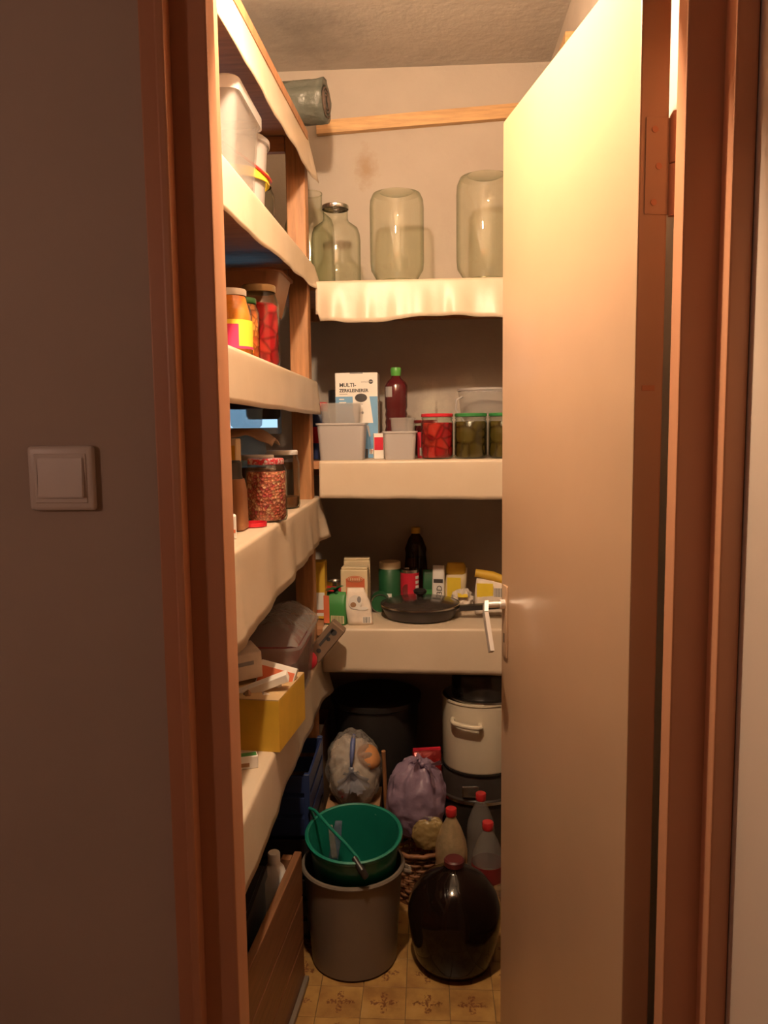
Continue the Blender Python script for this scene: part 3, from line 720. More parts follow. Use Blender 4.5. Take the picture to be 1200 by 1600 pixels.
sm = co.modifiers.new('thickness', 'SOLIDIFY'); sm.thickness = .004; sm.offset = 1
tb_ = T('plastic_tub', 'pale blue lidded plastic tub balanced on the beige cloth', 'tub', (-.470, 2.06, Z + .209))
O('body', lathe([(0, 0), (.034, 0), (.040, .006), (.043, .050), (0, .050)], 32), M_PALEBLUE, tb_, smooth=True)
O('lid', lathe([(.0445, .048), (.0445, .062), (.042, .065), (0, .064)], 32), M_NAVY, tb_, smooth=True)
k = T('enamel_pan', 'dark speckled pan hung before the small window', 'pan', (-.560, 2.715, 1.405))
O('body', lathe([(0, 0), (.05, 0), (.058, .01), (.062, .12), (.064, .12), (.060, .118), (.055, .012), (0, .004)], 32), M_BLACKMETAL, k, smooth=True)
O('hanger', tube([(0, .03, .118), (0, .03, .30), (0, .025, .5)], .002, 6), M_STEEL, k)

# ------------------------------------------------ lowest left shelf
Z = LZ[4](0) + .0015
yb = T('yellow_carton', 'open mustard-yellow carton full of small boxes on the lowest left shelf', 'carton', (-.402, 1.735, Z), R(-7))
O('carton_wall', carton_shell(.19, .20, .112), M_YCARD, yb)
O('carton_edge', carton_shell(.1895, .1995, .003, .0031), M_CARDIN, yb, (0, 0, .1112))
def small_box(name, label, loc, rot, dims, m, prints=(), parent=None, cat='box', group='small boxes in the yellow carton'):
    t = T(name, label, cat, loc, rot, group)
    x, y, z = dims[0] / 2, dims[1] / 2, dims[2]
    O('body', nbox(-x, x, -y, y, 0, z, .0012, 1), m, t)
    for (face, a0, a1, b0, b1, pm) in prints:
        if face == 'f': patch(t, 'print', a0 * x, a1 * x, b0 * z, b1 * z, -y, pm)
        elif face == 't': O('print', nbox(a0 * x, a1 * x, b0 * y, b1 * y, z, z + .0006), pm, t)
        elif face == 'r': O('print', nbox(x, x + .0006, a0 * y, a1 * y, b0 * z, b1 * z), pm, t)
    return t
small_box('medicine_box', 'long white box lying tilted across the yellow carton', (-.362, 1.690, Z + .118), (R(4), R(-20), R(6)), (.115, .03, .018), M_PAPER, (('t', -.8, .5, -.5, .5, M_PAPER),))
small_box('medicine_box', 'orange-fronted white box leaning in the yellow carton', (-.358, 1.752, Z + .092), (R(-22), R(14), R(-4)), (.085, .022, .062), M_PAPER, (('f', -.94, .94, .03, .80, M_ORANGEPRINT),))
small_box('medicine_box', 'large grey-white box lying on top at the back of the yellow carton', (-.438, 1.755, Z + .128), (R(6), R(-4), R(30)), (.095, .075, .062), M_FLOURY, (('f', -.8, .6, .55, .70, M_GREYINK), ('r', -.3, .2, .4, .7, M_CARDB)))
small_box('medicine_box', 'small white box with red stripes at the left of the yellow carton', (-.428, 1.672, Z + .085), (R(8), R(10), R(-12)), (.06, .035, .03), M_PAPER, (('f', -.9, .9, .2, .35, M_REDPRINT), ('f', -.9, .9, .55, .65, M_GREYINK), ('t', -.9, .9, -.2, .1, M_REDPRINT)))
small_box('medicine_box', 'crumpled white leaflet box at the front of the yellow carton', (-.352, 1.672, Z + .080), (R(-12), R(24), R(20)), (.05, .035, .03), M_PAPER, ())
small_box('medicine_box', 'dark brown little box wedged under the long white box', (-.400, 1.665, Z + .088), (R(10), R(-34), R(10)), (.05, .028, .024), M_CARDB, (('t', -.6, .6, -.2, .2, M_INK),))
small_box('medicine_box', 'flat white box standing upright in front in the yellow carton', (-.352, 1.715, Z + .068), (R(-10), R(-6), R(-30)), (.045, .014, .05), M_PAPER, (('f', -.7, .7, .5, .7, M_MAGENTA),))
small_box('medicine_box', 'pale pink little box in the middle of the yellow carton', (-.372, 1.725, Z + .078), (R(15), R(-12), R(40)), (.05, .03, .022), M_FLOURY, (('t', -.8, .8, -.3, .3, M_MAGENTA),))
pk = small_box('small_packet', 'little white packet with green top before the yellow carton', (-.372, 1.55, Z), (0, 0, R(20)), (.040, .024, .026), M_PAPER, (('t', -.9, .9, -.7, .7, M_GREENPRINT), ('f', -.8, .1, .2, .5, M_CARDB)), cat='packet', group=None)
ct = T('cake_container', 'clear plastic container under crumpled film beside the shelf post', 'container', (-.442, 2.015, Z))
O('body', tub_shell(.115, .150, .130, .175, .165, .002, .035, .006), M_TUBCLR, ct, smooth=True)
O('filling', loft([rbox_ring(.105, .14, .004, .03), rbox_ring(.118, .160, .12, .03), rbox_ring(.09, .12, .150, .03)]), M_DKRED, ct, smooth=True)
bm = bmesh.new(); N = 30; G = []
for i in range(N + 1):
    row = []
    for q in range(N + 1):
        x, y = -.128 + .256 * i / N, -.172 + .344 * q / N; e = max(abs(x) / .128, abs(y) / .172)
        z = .168 + .055 * (1 - e ** 2.5) + .028 * noise.noise(Vector((x * 14, y * 14, 1))) * (1 - e ** 4) + .010 * abs(noise.noise(Vector((x * 40, y * 40, 5))))
        row.append(bm.verts.new((x, y, z)))
    G.append(row)
for a_, b_ in zip(G, G[1:]):
    for q in range(N): bm.faces.new((a_[q], b_[q], b_[q + 1], a_[q + 1]))
O('film_cover', bm, M_CLEARBAG, ct, smooth='all')
lc = T('leaning_carton', 'flat brown printed carton tipping over the edge of the lowest left shelf', 'carton', (-.328, 2.262, Z + .036), (0, R(40), 0))
O('body', nbox(-.024, .024, -.016, .028, -.018, .105, .003, 1), mat('grey_brown_card', (.19, .12, .075), .7), lc)
for z, s_ in ((.0, .007), (.045, .006), (.07, .009)): disc_patch(lc, 'print', .0, z + .012, s_, s_, -.016, M_INK)
O('print', nbox(-.012, -.004, -.0166, -.016, .025, .090), M_INK, lc)
rb = bmesh.new(); bmesh.ops.create_uvsphere(rb, u_segments=20, v_segments=14, radius=.026)
for v in rb.verts: v.co *= 1 + .05 * noise.noise(v.co * 60)
o = O('tomato_body', rb, M_REDPRINT, tag(T('tomato', 'dark red tomato beside the leaning brown carton', 'tomato', (-.346, 2.218, Z + .0245)), 'dark red tomato beside the leaning brown carton', 'tomato'), smooth='all')
O('stem', tube([(0, 0, .022), (.002, 0, .032)], .0025, 6), M_GREENPRINT, o.parent)
bt = T('dark_bottle', 'black bottle standing behind the film-covered container', 'bottle', (-.50, 2.262, Z))
O('body', lathe([(0, 0), (.034, 0), (.036, .006), (.036, .19), (.03, .22), (.013, .26), (.013, .30)], 24), M_DARKGLASS, bt, smooth=True)
O('cap', lathe([(.0155, .285), (.0155, .312), (0, .313)], 20), M_BLACK, bt, smooth=True)

# ------------------------------------------------ middle back shelf
Z = BZ[1] + .0015
cb = T('chopper_carton', 'tall white and blue carton of an electric food chopper', 'carton', (-.220, 2.537, Z))
O('body', nbox(-.066, .066, -.050, .050, 0, .265, .0015, 1), M_PAPER, cb)
y = -.050
patch(cb, 'blue_panel', -.0655, .0655, .002, .192, y, M_BLUEPRINT)
bm = bmesh.new(); P = [(-.012, .192), (.040, .192), (.046, .15), (.051, .110), (-.006, .110), (-.011, .15)]
A = [bm.verts.new((px, y - .0012, pz)) for px, pz in P]; B = [bm.verts.new((px, y - .0006, pz)) for px, pz in P]
bm.faces.new(A); bm.faces.new(B[::-1])
for i in range(6): bm.faces.new((A[i], A[(i + 1) % 6], B[(i + 1) % 6], B[i]))
bmesh.ops.recalc_face_normals(bm, faces=bm.faces); O('appliance_print', bm, M_PAPER, cb)
disc_patch(cb, 'appliance_print', .014, .188, .019, .013, y - .0012, M_INK)
disc_patch(cb, 'appliance_print', .018, .142, .004, .004, y - .0012, M_GREYINK)
patch(cb, 'appliance_print', .002, .012, .140, .144, y - .0012, M_GREYINK)
patch(cb, 'print', .038, .052, .014, .030, y - .0006, M_PAPER); lettering('print_lettering', '7', .013, M_ORANGEPRINT, cb, (.0425, y - .0014, .0175))
patch(cb, 'print', .026, .034, .002, .03, y - .0006, M_INK)
lettering('title_lettering', 'MULTI-', .0165, M_INK, cb, (-.053, y - .0004, .222), bold=.0004)
lettering('title_lettering', 'ZERKLEINERER', .0135, M_INK, cb, (-.053, y - .0004, .206), bold=.0004)
disc_patch(cb, 'logo', .045, .237, .0068, .0068, y, M_INK); lettering('logo_lettering', 'ON', .0062, M_PAPER, cb, (.045, y - .0008, .2352), align='CENTER')
lettering('logo_lettering', 'switch', .0085, M_GREYINK, cb, (.0365, y - .0003, .2345), align='RIGHT')
patch(cb, 'print', -.053, -.028, .1985, .2005, y, M_GREYINK)
for q, wdt in ((.182, .016), (.172, .022)): patch(cb, 'print', -.054, -.054 + wdt, q, q + .0035, y - .0006, M_PAPER)
patch(cb, 'flap_slot', -.02, .02, .262, .2655, y, M_GREYINK)
k = T('dark_bowl', 'dark round bowl standing behind the chopper carton', 'bowl', (-.262, 2.672, Z), (0, 0, 0))
O('body', lathe([(0, .0), (.06, .0), (.064, .02), (.069, .22), (.071, .22), (.067, .218), (.06, .006), (0, .006)], 32), M_BLACKMETAL, k, smooth=True)
k = T('sauce_bottle', 'dark bottle with red cap at the left end of the middle back shelf', 'bottle', (-.338, 2.50, Z))
O('body', lathe([(0, 0), (.030, 0), (.032, .005), (.032, .115), (.028, .14), (.020, .150)], 24), M_NAVY, k, smooth=True)
O('cap', lathe([(.026, .148), (.027, .172), (.024, .176), (0, .176)], 24), M_RED, k, smooth=True); band(k, 'label', .0322, .05, .10, -150, 30, M_REDPRINT)
def tub(name, label, x, yy, zz, w, d, h, m, lip=.004, group='translucent plastic tubs'):
    t = T(name, label, 'tub', (x, yy, zz), group=group)
    O('body', tub_shell(w / 2 * .9, d / 2 * .9, w / 2, d / 2, h, .002, .012, lip), m, t, smooth=True); return t
t = tub('plastic_tub', 'larger milky square plastic tub in front of the chopper carton', -.258, 2.418, Z, .142, .112, .110, M_TUB)
O('handle', tube([(.0765, -.02, .102), (.083, -.01, .07), (.083, .01, .07), (.0765, .02, .102)], .002, 6), M_TUB, t)
tub('plastic_tub', 'clear plastic tub nested in the larger milky tub', -.262, 2.42, Z + .078, .118, .088, .092, M_TUBCLR)
tub('plastic_tub', 'smaller milky square plastic tub before the dark syrup bottle', -.084, 2.412, Z, .098, .086, .084, M_TUB)
tub('plastic_tub', 'clear plastic tub nested in the smaller milky tub', -.076, 2.414, Z + .052, .070, .060, .072, M_TUBCLR)
k = small_box('spice_packet', 'white and red packet between the two milky tubs', (-.152, 2.455, Z), (0, 0, R(8)), (.030, .03, .078), M_PAPER, (('f', -.9, .9, .35, .85, M_REDPRINT),), cat='packet', group=None)
k = small_box('spice_packet', 'small red and white packet left of the red pepper jar', (-.014, 2.49, Z), (0, 0, R(-6)), (.034, .03, .080), M_REDPRINT, (('f', -.6, .6, .1, .4, M_PAPER),), cat='packet', group=None)
jb = T('syrup_bottle', 'dark red syrup bottle with bright green cap', 'bottle', (-.099, 2.535, Z))
O('body', lathe([(0, .002), (.030, .001), (.036, .010), (.036, .09), (.033, .10), (.036, .112), (.033, .124), (.036, .136), (.033, .148), (.036, .16), (.036, .225), (.031, .236), (.015, .25), (.0125, .262)], 32), M_JUICE, jb, smooth=True)
O('cap', lathe([(.0145, .256), (.0155, .258), (.017, .276), (.015, .282), (0, .282)], 20), M_GREEN, jb, smooth=True)
band(jb, 'label', .0363, .190, .222, -150, -108, M_GREYINK, 6)
jar('preserve_jar', 'red pepper jar with red lid on the middle back shelf', (.028, 2.425, Z), .049, .135, M_PEPPER, .80, M_REDLID, .010, .90, sh=.78)
jar('preserve_jar', 'pickled cucumber jar with green lid beside the red pepper jar', (.129, 2.425, Z), .0495, .135, M_PICKLE, .82, M_GREENLID, .010, .90, sh=.78)
jar('preserve_jar', 'pickled cucumber jar with green lid half hidden by the door', (.231, 2.425, Z), .0495, .135, M_PICKLE, .82, M_GREENLID, .010, .90, sh=.78)
jar('preserve_jar', 'dark red jar behind the red pepper jar on the middle shelf', (-.006, 2.60, Z), .040, .118, M_JUICE, .85, M_DKRED, .010, .90)
cu = T('cup_stack', 'clear ribbed plastic cup upside behind the cucumber jars', 'cup', (.185, 2.60, Z))
bm = bmesh.new(); rings = []
for k_ in range(8):
    s = k_ / 7; ring = []
    for i in range(72):
        a_ = 2 * PI * i / 72; rr_ = .062 + .024 * s + .0012 * math.cos(a_ * 24); ring.append((rr_ * math.cos(a_), rr_ * math.sin(a_), .21 * s))
    rings.append(ring)
O('body', loft(rings, True, False, bm), M_TUBCLR, cu, smooth='all'); O('rim', lathe([(.0865, .208), (.090, .209), (.090, .215), (.0865, .216)], 48, closed=True), M_TUB, cu, smooth=True)
O('handle', tube([(-.074, -.03, .19), (-.094, -.036, .18), (-.096, -.036, .15), (-.070, -.03, .11)], .0035, 8), M_TUB, cu, smooth=True)

# ------------------------------------------------ lowest back shelf
Z = BZ[2] + .0015
k = T('tall_carton', 'narrow tall yellow carton at the left end of the lowest back shelf', 'carton', (-.352, 2.50, Z))
O('body', nbox(-.024, .024, -.03, .03, 0, .182, .0015, 1), M_YCARD, k); patch(k, 'print', -.02, .022, .01, .085, -.03, M_PAPER); patch(k, 'print', -.018, .02, .02, .03, -.0306, M_ORANGEPRINT)
k = T('tin_can', 'small silvery tin can with red-white label behind the green packet', 'can', (-.302, 2.53, Z), group='cans on the lowest back shelf')
O('body', lathe([(0, 0), (.026, 0), (.026, .108), (.0275, .109), (.0275, .112), (.025, .112), (.024, .109), (0, .109)], 28), M_STEEL, k, smooth=True); band(k, 'label', .0264, .04, .085, -170, 0, M_FLOURY); band(k, 'label_print', .027, .078, .098, -170, 0, M_REDPRINT)
g = T('coffee_packet', 'green and orange packet tied at the top on the lowest back shelf', 'packet', (-.285, 2.412, Z), R(-10))
O('body', pouch(.066, .046, .100, 3, .6, 0, .9), M_GREENPRINT, g, smooth='all')
O('side_print', nbox(-.0345, -.0165, -.0248, -.0238, .006, .092), M_ORANGEPRINT, g); barcode(g, -.012, .030, .006, .030, -.0238, 4, M_DKGREEN, M_CREAMPAPER)
tuft((0, 0, .098), (-.2, 0, 1), .034, .026, 4, 5, M_DKGREEN, g, 'tied_top')
def flour(label, x, yy, h, rot, seed, full=True):
    t = T('flour_bag', label, 'bag', (x, yy, Z), R(rot), group='paper bags on the lowest back shelf')
    bm = nbox(-.043, .043, -.028, .028, 0, h, .004, 2)
    for v in bm.verts: v.co += Vector((noise.noise(v.co * 30 + Vector((seed, 0, 0))), noise.noise(v.co * 30 + Vector((0, seed, 0))), 0)) * .002
    O('body', bm, M_CREAMPAPER, t); O('folded_top', nbox(-.042, .042, -.024, .014, h, h + .007, .002, 1), M_CREAMPAPER, t)
    if full:
        patch(t, 'label_print', -.026, .034, .04, h - .028, -.0292, M_ORANGEPRINT); disc_patch(t, 'logo', .004, h - .030, .026, .011, -.0299, M_ORANGEPRINT)
        disc_patch(t, 'logo', .004, h - .030, .0235, .0088, -.0306, M_CREAMPAPER); disc_patch(t, 'logo', .004, h - .030, .022, .0074, -.0313, M_ORANGEPRINT)
        for q in range(5): patch(t, 'logo_stroke', -.012 + q * .0068, -.008 + q * .0068, h - .034, h - .026, -.0319, M_CREAMPAPER)
        patch(t, 'label_print', -.024, .032, h - .072, h - .056, -.0299, M_CREAMPAPER)
        for q in range(7): patch(t, 'label_stroke', -.020 + q * .0072, -.016 + q * .0072, h - .068, h - .060, -.0306, M_ORANGEPRINT)
    return t
flour('cream paper flour bag with orange label, the front one', -.235, 2.515, .155, -4, 1)
flour('plain cream paper flour bag, the rear one', -.236, 2.592, .172, 3, 9, False)
d = T('snack_bag', 'small pale bag with an animal picture on the lowest back shelf', 'bag', (-.212, 2.415, Z), R(6))
O('body', pouch(.080, .05, .112, 8, .25, -.12, .62), M_FLOURY, d, smooth='all')
disc_patch(d, 'picture', -.016, .072, .020, .022, -.0235, M_PAPER); disc_patch(d, 'picture', -.022, .064, .009, .008, -.0241, M_CARDB); disc_patch(d, 'picture', -.004, .080, .006, .010, -.0241, M_GREYINK)
disc_patch(d, 'picture', .006, .052, .018, .006, -.0241, M_PAPER); barcode(d, .006, .032, .006, .026, -.0252, 7)
k = T('tin_can', 'shiny tin lying on its side left of the frying pan', 'can', (-.163, 2.615, Z + .0305), (PI / 2, 0, R(4)), group='cans on the lowest back shelf')
O('body', lathe([(0, 0), (.030, 0), (.030, .055), (.028, .057), (.027, .054), (0, .054)], 28), M_DKGREEN, k, smooth=True)
O('rim', lathe([(.0285, .053), (.0305, .054), (.0305, .058), (.0285, .058)], 28, closed=True), M_STEEL, k, smooth=True)
k = T('tin_can', 'dark green tin with pale lid behind the frying pan', 'can', (-.131, 2.660, Z), group='cans on the lowest back shelf')
O('body', lathe([(0, 0), (.039, 0), (.039, .125), (.035, .13), (0, .13)], 32), M_DKGREEN, k, smooth=True); O('lid', lathe([(.036, .13), (.036, .150), (.034, .153), (0, .153)], 32), M_CREAMPAPER, k, smooth=True); band(k, 'label_print', .0393, .03, .05, -120, -80, M_PAPER)
k = T('tin_can', 'bright red tin can behind the frying pan', 'can', (-.064, 2.650, Z), group='cans on the lowest back shelf')
O('body', lathe([(0, 0), (.031, 0), (.031, .128), (.029, .128), (.028, .125), (0, .125)], 32), M_STEEL, k, smooth=True); band(k, 'label', .0313, .01, .118, -180, 180, M_REDPRINT, 40)
for q in range(6): band(k, 'label_print', .0319, .018 + q * .016, .028 + q * .016, -52, -22, M_PAPER, 5)
disc_patch(k, 'label_print', -.010, .062, .015, .02, -.0305, M_DKRED)
ob = T('oil_bottle', 'clear dark oil bottle behind the red tin', 'bottle', (-.044, 2.709, Z))
O('body', lathe([(0, 0), (.036, 0), (.039, .006), (.039, .13), (.035, .17), (.037, .19), (.024, .225), (.013, .24), (.013, .252)], 30), glass('dark_oil_glass', (.35, .26, .14), (.06, .04, .02)), ob, smooth=True)
O('cap', lathe([(.0155, .242), (.0155, .262), (0, .263)], 20), M_YCARD, ob, smooth=True)
O('contents', lathe([(0, .004), (.036, .006), (.036, .13), (.032, .16), (0, .16)], 24), M_BROWNLIQ, ob, smooth=True)
k = T('spice_packet', 'dark green narrow packet right of the red tin', 'packet', (.000, 2.655, Z)); O('body', pouch(.040, .03, .125, 12, .5, 0, .9), M_DKGREEN, k, smooth='all'); patch(k, 'print', -.012, .012, .03, .06, -.0145, M_GREENPRINT)
k = T('spice_packet', 'pale packet with dark lettering beside the yellow bag', 'packet', (.033, 2.640, Z), R(-8)); O('body', pouch(.042, .03, .142, 15, .6, 0, .9), M_PAPER, k, smooth='all')
lettering('print_lettering', '3D', .026, M_INK, k, (.013, -.0165, .045), (PI / 2, -PI / 2, 0)); patch(k, 'print', -.015, .016, .085, .098, -.0148, M_INK)
k = T('yellow_bag', 'upright yellow bag with folded brown top behind the frying pan', 'bag', (.084, 2.668, Z), R(-6), group='paper bags on the lowest back shelf'); O('body', pouch(.074, .05, .130, 18, .7, .10, .9), M_CREAMPAPER, k, smooth='all'); O('folded_top', pouch(.066, .036, .040, 20, .2, 0, .8), M_YCARD, k, (.008, 0, .115), (R(30), 0, 0), smooth='all'); patch(k, 'print', -.020, .026, .03, .10, -.0262, M_YELLOW)
k = T('rice_bag', 'low white bag with yellow patch beside the frying pan', 'bag', (.110, 2.597, Z), 0, group='paper bags on the lowest back shelf'); O('body', bag_mesh(.036, .034, .070, 5, 7, .2, (.8, -.2, .6)), M_FLOURY, k, smooth='all'); O('print', nbox(-.016, .016, -.03, .0, .0605, .062), M_YELLOW, k, rot=(R(14), 0, 0))
k = T('pasta_bag', 'yellow and white bag rolled shut at the right of the back shelf', 'bag', (.204, 2.550, Z), R(-6), group='paper bags on the lowest back shelf'); O('body', pouch(.112, .07, .115, 25, .5, 0, .9), M_FLOURY, k, smooth='all')
patch(k, 'print', -.048, .004, .060, .104, -.0325, M_YELLOW); O('rolled_top', tube([(-.054, 0, .132), (.0, 0, .122), (.05, -.006, .106)], [.013, .016, .014], 12), M_YCARD, k, smooth=True); barcode(k, .006, .046, .05, .09, -.033, 11)
pn = T('frying_pan', 'dark lidded frying pan on the lowest back shelf', 'pan', (-.028, 2.508, Z))
O('body', lathe([(0, 0), (.098, 0), (.110, .004), (.123, .034), (.126, .034), (.126, .040), (.121, .040), (.108, .008), (0, .006)], 56), M_BLACKMETAL, pn, smooth=True)
O('lid', lathe([(.125, .0405), (.1255, .044), (.112, .050), (.08, .057), (.03, .061), (0, .062)], 56), mat('dark_glass_lid', (.055, .042, .034), .16, .2), pn, smooth=True)
O('lid_rim', lathe([(.1245, .040), (.1275, .041), (.1275, .0455), (.1245, .046)], 56, closed=True), M_STEEL, pn, smooth=True)
O('lid_knob', lathe([(.010, .060), (.010, .070), (.020, .076), (.022, .084), (.016, .089), (0, .090)], 28), M_BLACK, pn, smooth=True)
O('handle', loft([[(x, -.03 + .0 + q[0] * w_ - .012 * (x - .128) / .1, .034 + (x - .128) * .09 + q[1] * .008) for q in ((-1, -1), (1, -1), (1, 1), (-1, 1))] for x, w_ in ((.124, .010), (.150, .010), (.20, .013), (.27, .014), (.285, .008))]), M_BLACK, pn)

# ------------------------------------------------ floor, back right: pots
pb = T('canning_pot', 'large black enamel pot on the floor under the cream pot', 'pot', (.158, 2.50, 0), group='stacked pots')
O('body', lathe([(0, 0), (.125, 0), (.132, .008), (.132, .205), (.136, .207), (.136, .214), (.130, .215), (.130, .012), (0, .010)], 56), M_BLACKPOT, pb, smooth=True)
O('lid', lathe([(.137, .212), (.139, .216), (.132, .222), (.126, .285), (.12, .294), (0, .296)], 56), M_BLACKMETAL, pb, smooth=True)
O('rim_band', lathe([(.1365, .207), (.1405, .209), (.1405, .218), (.1365, .219)], 56, closed=True), M_STEEL, pb, smooth=True)
O('side_plate', nbox(-.06, -.008, -.140, -.134, .235, .270, .004, 2), M_STEEL, pb)
pw = T('enamel_pot', 'cream enamel pot with a loop handle stacked on the black pot', 'pot', (.160, 2.488, .297), group='stacked pots')
O('body', lathe([(0, 0), (.110, 0), (.117, .006), (.119, .012), (.119, .220), (.122, .222), (.122, .228), (.117, .228), (.116, .012), (0, .008)], 56), M_CREAMENAMEL, pw, smooth=True)
O('base_rim', lathe([(.116, .0), (.1205, .001), (.1205, .006), (.117, .007)], 56, closed=True), M_BLACKPOT, pw, smooth=True)
hp = [(-.088, -.078, .170), (-.090, -.104, .170), (-.084, -.116, .169), (-.06, -.132, .168), (-.035, -.142, .167), (-.014, -.145, .166), (-.006, -.139, .166), (-.006, -.117, .166)]
O('handle', tube(hp, .0075, 12), M_CREAMENAMEL, pw, smooth=True)
pt = T('saucepan', 'black saucepan upturned on the cream pot with a chrome rim', 'pan', (.170, 2.485, .5255), group='stacked pots')
O('body', lathe([(.098, .006), (.100, .010), (.098, .080), (.090, .092), (.07, .097), (0, .098)], 56), M_BLACKPOT, pt, smooth=True)
O('rim', lathe([(.097, 0), (.1165, 0), (.1175, .003), (.1165, .006), (.097, .008)], 56, closed=True), M_STEEL, pt, smooth=True)

# ------------------------------------------------ floor, middle: bags
cbx = T('cardboard_box', 'dark cardboard box under the clear knotted bag', 'box', (-.238, 2.40, 0)); O('body', carton_shell(.165, .165, .212), M_CARDB, cbx); O('flap', nbox(-.082, .082, -.082, .082, .2125, .2155), M_CARDB, cbx)
cg = T('knotted_bag', 'clear knotted plastic bag with brown contents and a blue stripe', 'bag', (-.236, 2.375, .216))
O('bag_skin', bag_mesh(.088, .080, .225, 3, 13, .10, (.05, -.85, .55)), M_CLEARBAG, cg, smooth='all')
O('contents', bag_mesh(.078, .070, .200, 6, 0, .14), M_FLOURY, cg, (0, 0, .006), smooth='all')
for (x, y, z, s_, m_) in ((.046, -.024, .150, .040, M_BREAD), (-.03, -.044, .045, .020, M_DKRED)):
    bm = bmesh.new(); bmesh.ops.create_icosphere(bm, subdivisions=3, radius=s_)
    for v in bm.verts: v.co *= 1 + .18 * noise.noise(v.co * 30)
    O('filling_lump', bm, m_, cg, (x, y, z), smooth='all')
tuft((.0, -.086, .138), (.25, -1, -.25), .058, .024, 7, 3, film('pale_blue_tied_film', (.50, .52, .60), .62, .12, .8, 40), cg)
o = O('blue_stripe', tube([(.0, -.086, .145), (.002, -.078, .178), (.003, -.058, .206), (.004, -.03, .222)], [.004, .007, .008, .006], 8), M_BLUESTRAP, cg, smooth='all')
tag(O('wooden_stick', tube([(-.138, 2.452, 0), (-.140, 2.40, .20), (-.142, 2.352, .385)], .0065, 10), M_POST, smooth=True), 'thin orange wooden stick between the clear and lilac bags', 'stick')
wb = T('wicker_basket', 'dark wicker basket under the lilac bag', 'basket', (-.035, 2.235, 0))
for i in range(26):
    a_ = 2 * PI * i / 26
    O('stake', tube([((.070 + .02 * s) * math.cos(a_), (.070 + .02 * s) * math.sin(a_), .012 + .145 * s) for s in (0, .5, 1)], .0022, 6), M_WICKER, wb)
for k_ in range(9):
    z = .012 + k_ * .017; r0 = .070 + .02 * (z - .012) / .145
    O('weave_row', tube([((r0 + .003 * math.cos(13 * 2 * PI * i / 78 + PI * k_)) * math.cos(2 * PI * i / 78), (r0 + .003 * math.cos(13 * 2 * PI * i / 78 + PI * k_)) * math.sin(2 * PI * i / 78), z) for i in range(78)], .0042, 6, closed=True), M_WICKER, wb, smooth='all')
O('rim', tube([(.093 * math.cos(2 * PI * i / 40), .093 * math.sin(2 * PI * i / 40), .162 + .002 * math.sin(i * 4)) for i in range(40)], .007, 8, closed=True), M_WICKER, wb, smooth='all')
O('base', lathe([(0, 0), (.072, 0), (.072, .012), (0, .012)], 26), M_WICKER, wb)
pg = T('knotted_bag', 'lilac knotted plastic bag resting on the wicker basket', 'bag', (-.042, 2.285, .170))
O('bag_skin', bag_mesh(.090, .078, .222, 8, 9, .10, (.15, -.1, 1), .2), M_PURPLEBAG, pg, smooth='all')
tuft((.020, -.03, .216), (.95, -.4, .10), .078, .026, 4, 9, M_PURPLEBAG, pg); tuft((.012, -.025, .224), (-.7, -.1, .8), .045, .018, 3, 4, M_PURPLEBAG, pg)
ph = T('onion_bag', 'clear bag with golden contents under the front of the lilac bag', 'bag', (-.002, 2.185, .170)); O('bag_skin', bag_mesh(.050, .026, .085, 12, 6, .12), film('golden_bag', (.46, .33, .14), .8, .15, .5, 26), ph, smooth='all'); tuft((0, 0, .08), (0, .3, 1), .02, .012, 3, 2, M_CLEARBAG, ph)
rb_ = T('chip_bag', 'glossy red foil packet behind the lilac bag', 'bag', (-.010, 2.42, .0), R(10)); O('body', pouch(.10, .05, .362, 31, .7, 0, .9), mat('red_foil', (.22, .012, .012), .18, .3, .2, 30, bmp=.7, bscale=30), rb_, smooth='all'); O('seam', nbox(-.044, .044, -.003, .003, .360, .369), M_REDPRINT, rb_)
bb = T('black_tub', 'big black tub in the dark back corner under the shelf', 'tub', (-.180, 2.60, 0))
O('body', lathe([(0, 0), (.12, 0), (.142, .46), (.150, .465), (.150, .475), (.140, .475), (.118, .006), (0, .006)], 48), M_BLACK, bb, smooth=True)
O('lid', lathe([(.151, .468), (.152, .482), (.13, .490), (0, .492)], 48), M_BLACK, bb, smooth=True)
k = T('cardboard_box', 'brown cardboard box with a white flap behind the shelf post', 'box', (-.415, 2.565, 0)); O('body', carton_shell(.135, .24, .395), M_CARDB, k); O('flap', nbox(-.066, .066, -.119, -.03, .3955, .398), M_PAPER, k)

# ------------------------------------------------ floor, front: bin, bucket, demijohn, bottles
bn = T('grey_bin', 'grey-beige plastic bin on the tiled floor under the green bucket', 'bin', (-.200, 1.948, 0))
O('body', lathe([(0, .0), (.100, .0), (.110, .006), (.116, .10), (.127, .250), (.131, .252), (.134, .257), (.131, .262), (.125, .262), (.123, .250), (.107, .008), (0, .006)], 64), M_GREYBIN, bn, smooth=True)
for s_ in (1, -1): O('ear', tube([(s_ * .128, -.012, .244), (s_ * .146, -.009, .238), (s_ * .146, .009, .238), (s_ * .128, .012, .244)], .006, 8), M_GREYBIN, bn, smooth=True)
gb = T('green_bucket', 'teal green plastic bucket tilted inside the grey bin', 'bucket', (-.196, 1.972, .118), (R(8), 0, 0))
O('body', lathe([(0, 0), (.088, 0), (.092, .004), (.116, .212), (.121, .214), (.125, .219), (.125, .226), (.120, .228), (.116, .226), (.113, .21), (.089, .008), (0, .006)], 64), M_TEAL, gb, smooth=True)
O('handle', tube([(-.110, .058, .224), (-.122, .062, .250), (-.104, .035, .262), (-.060, -.016, .250), (-.010, -.068, .236), (.018, -.102, .228), (.028, -.122, .222)], .0042, 10), M_TEAL, gb, smooth=True)
O('grip', tube([(.010, -.106, .230), (.030, -.130, .214), (.040, -.132, .196)], [.007, .010, .008], 10), M_BLACK, gb, smooth=True)
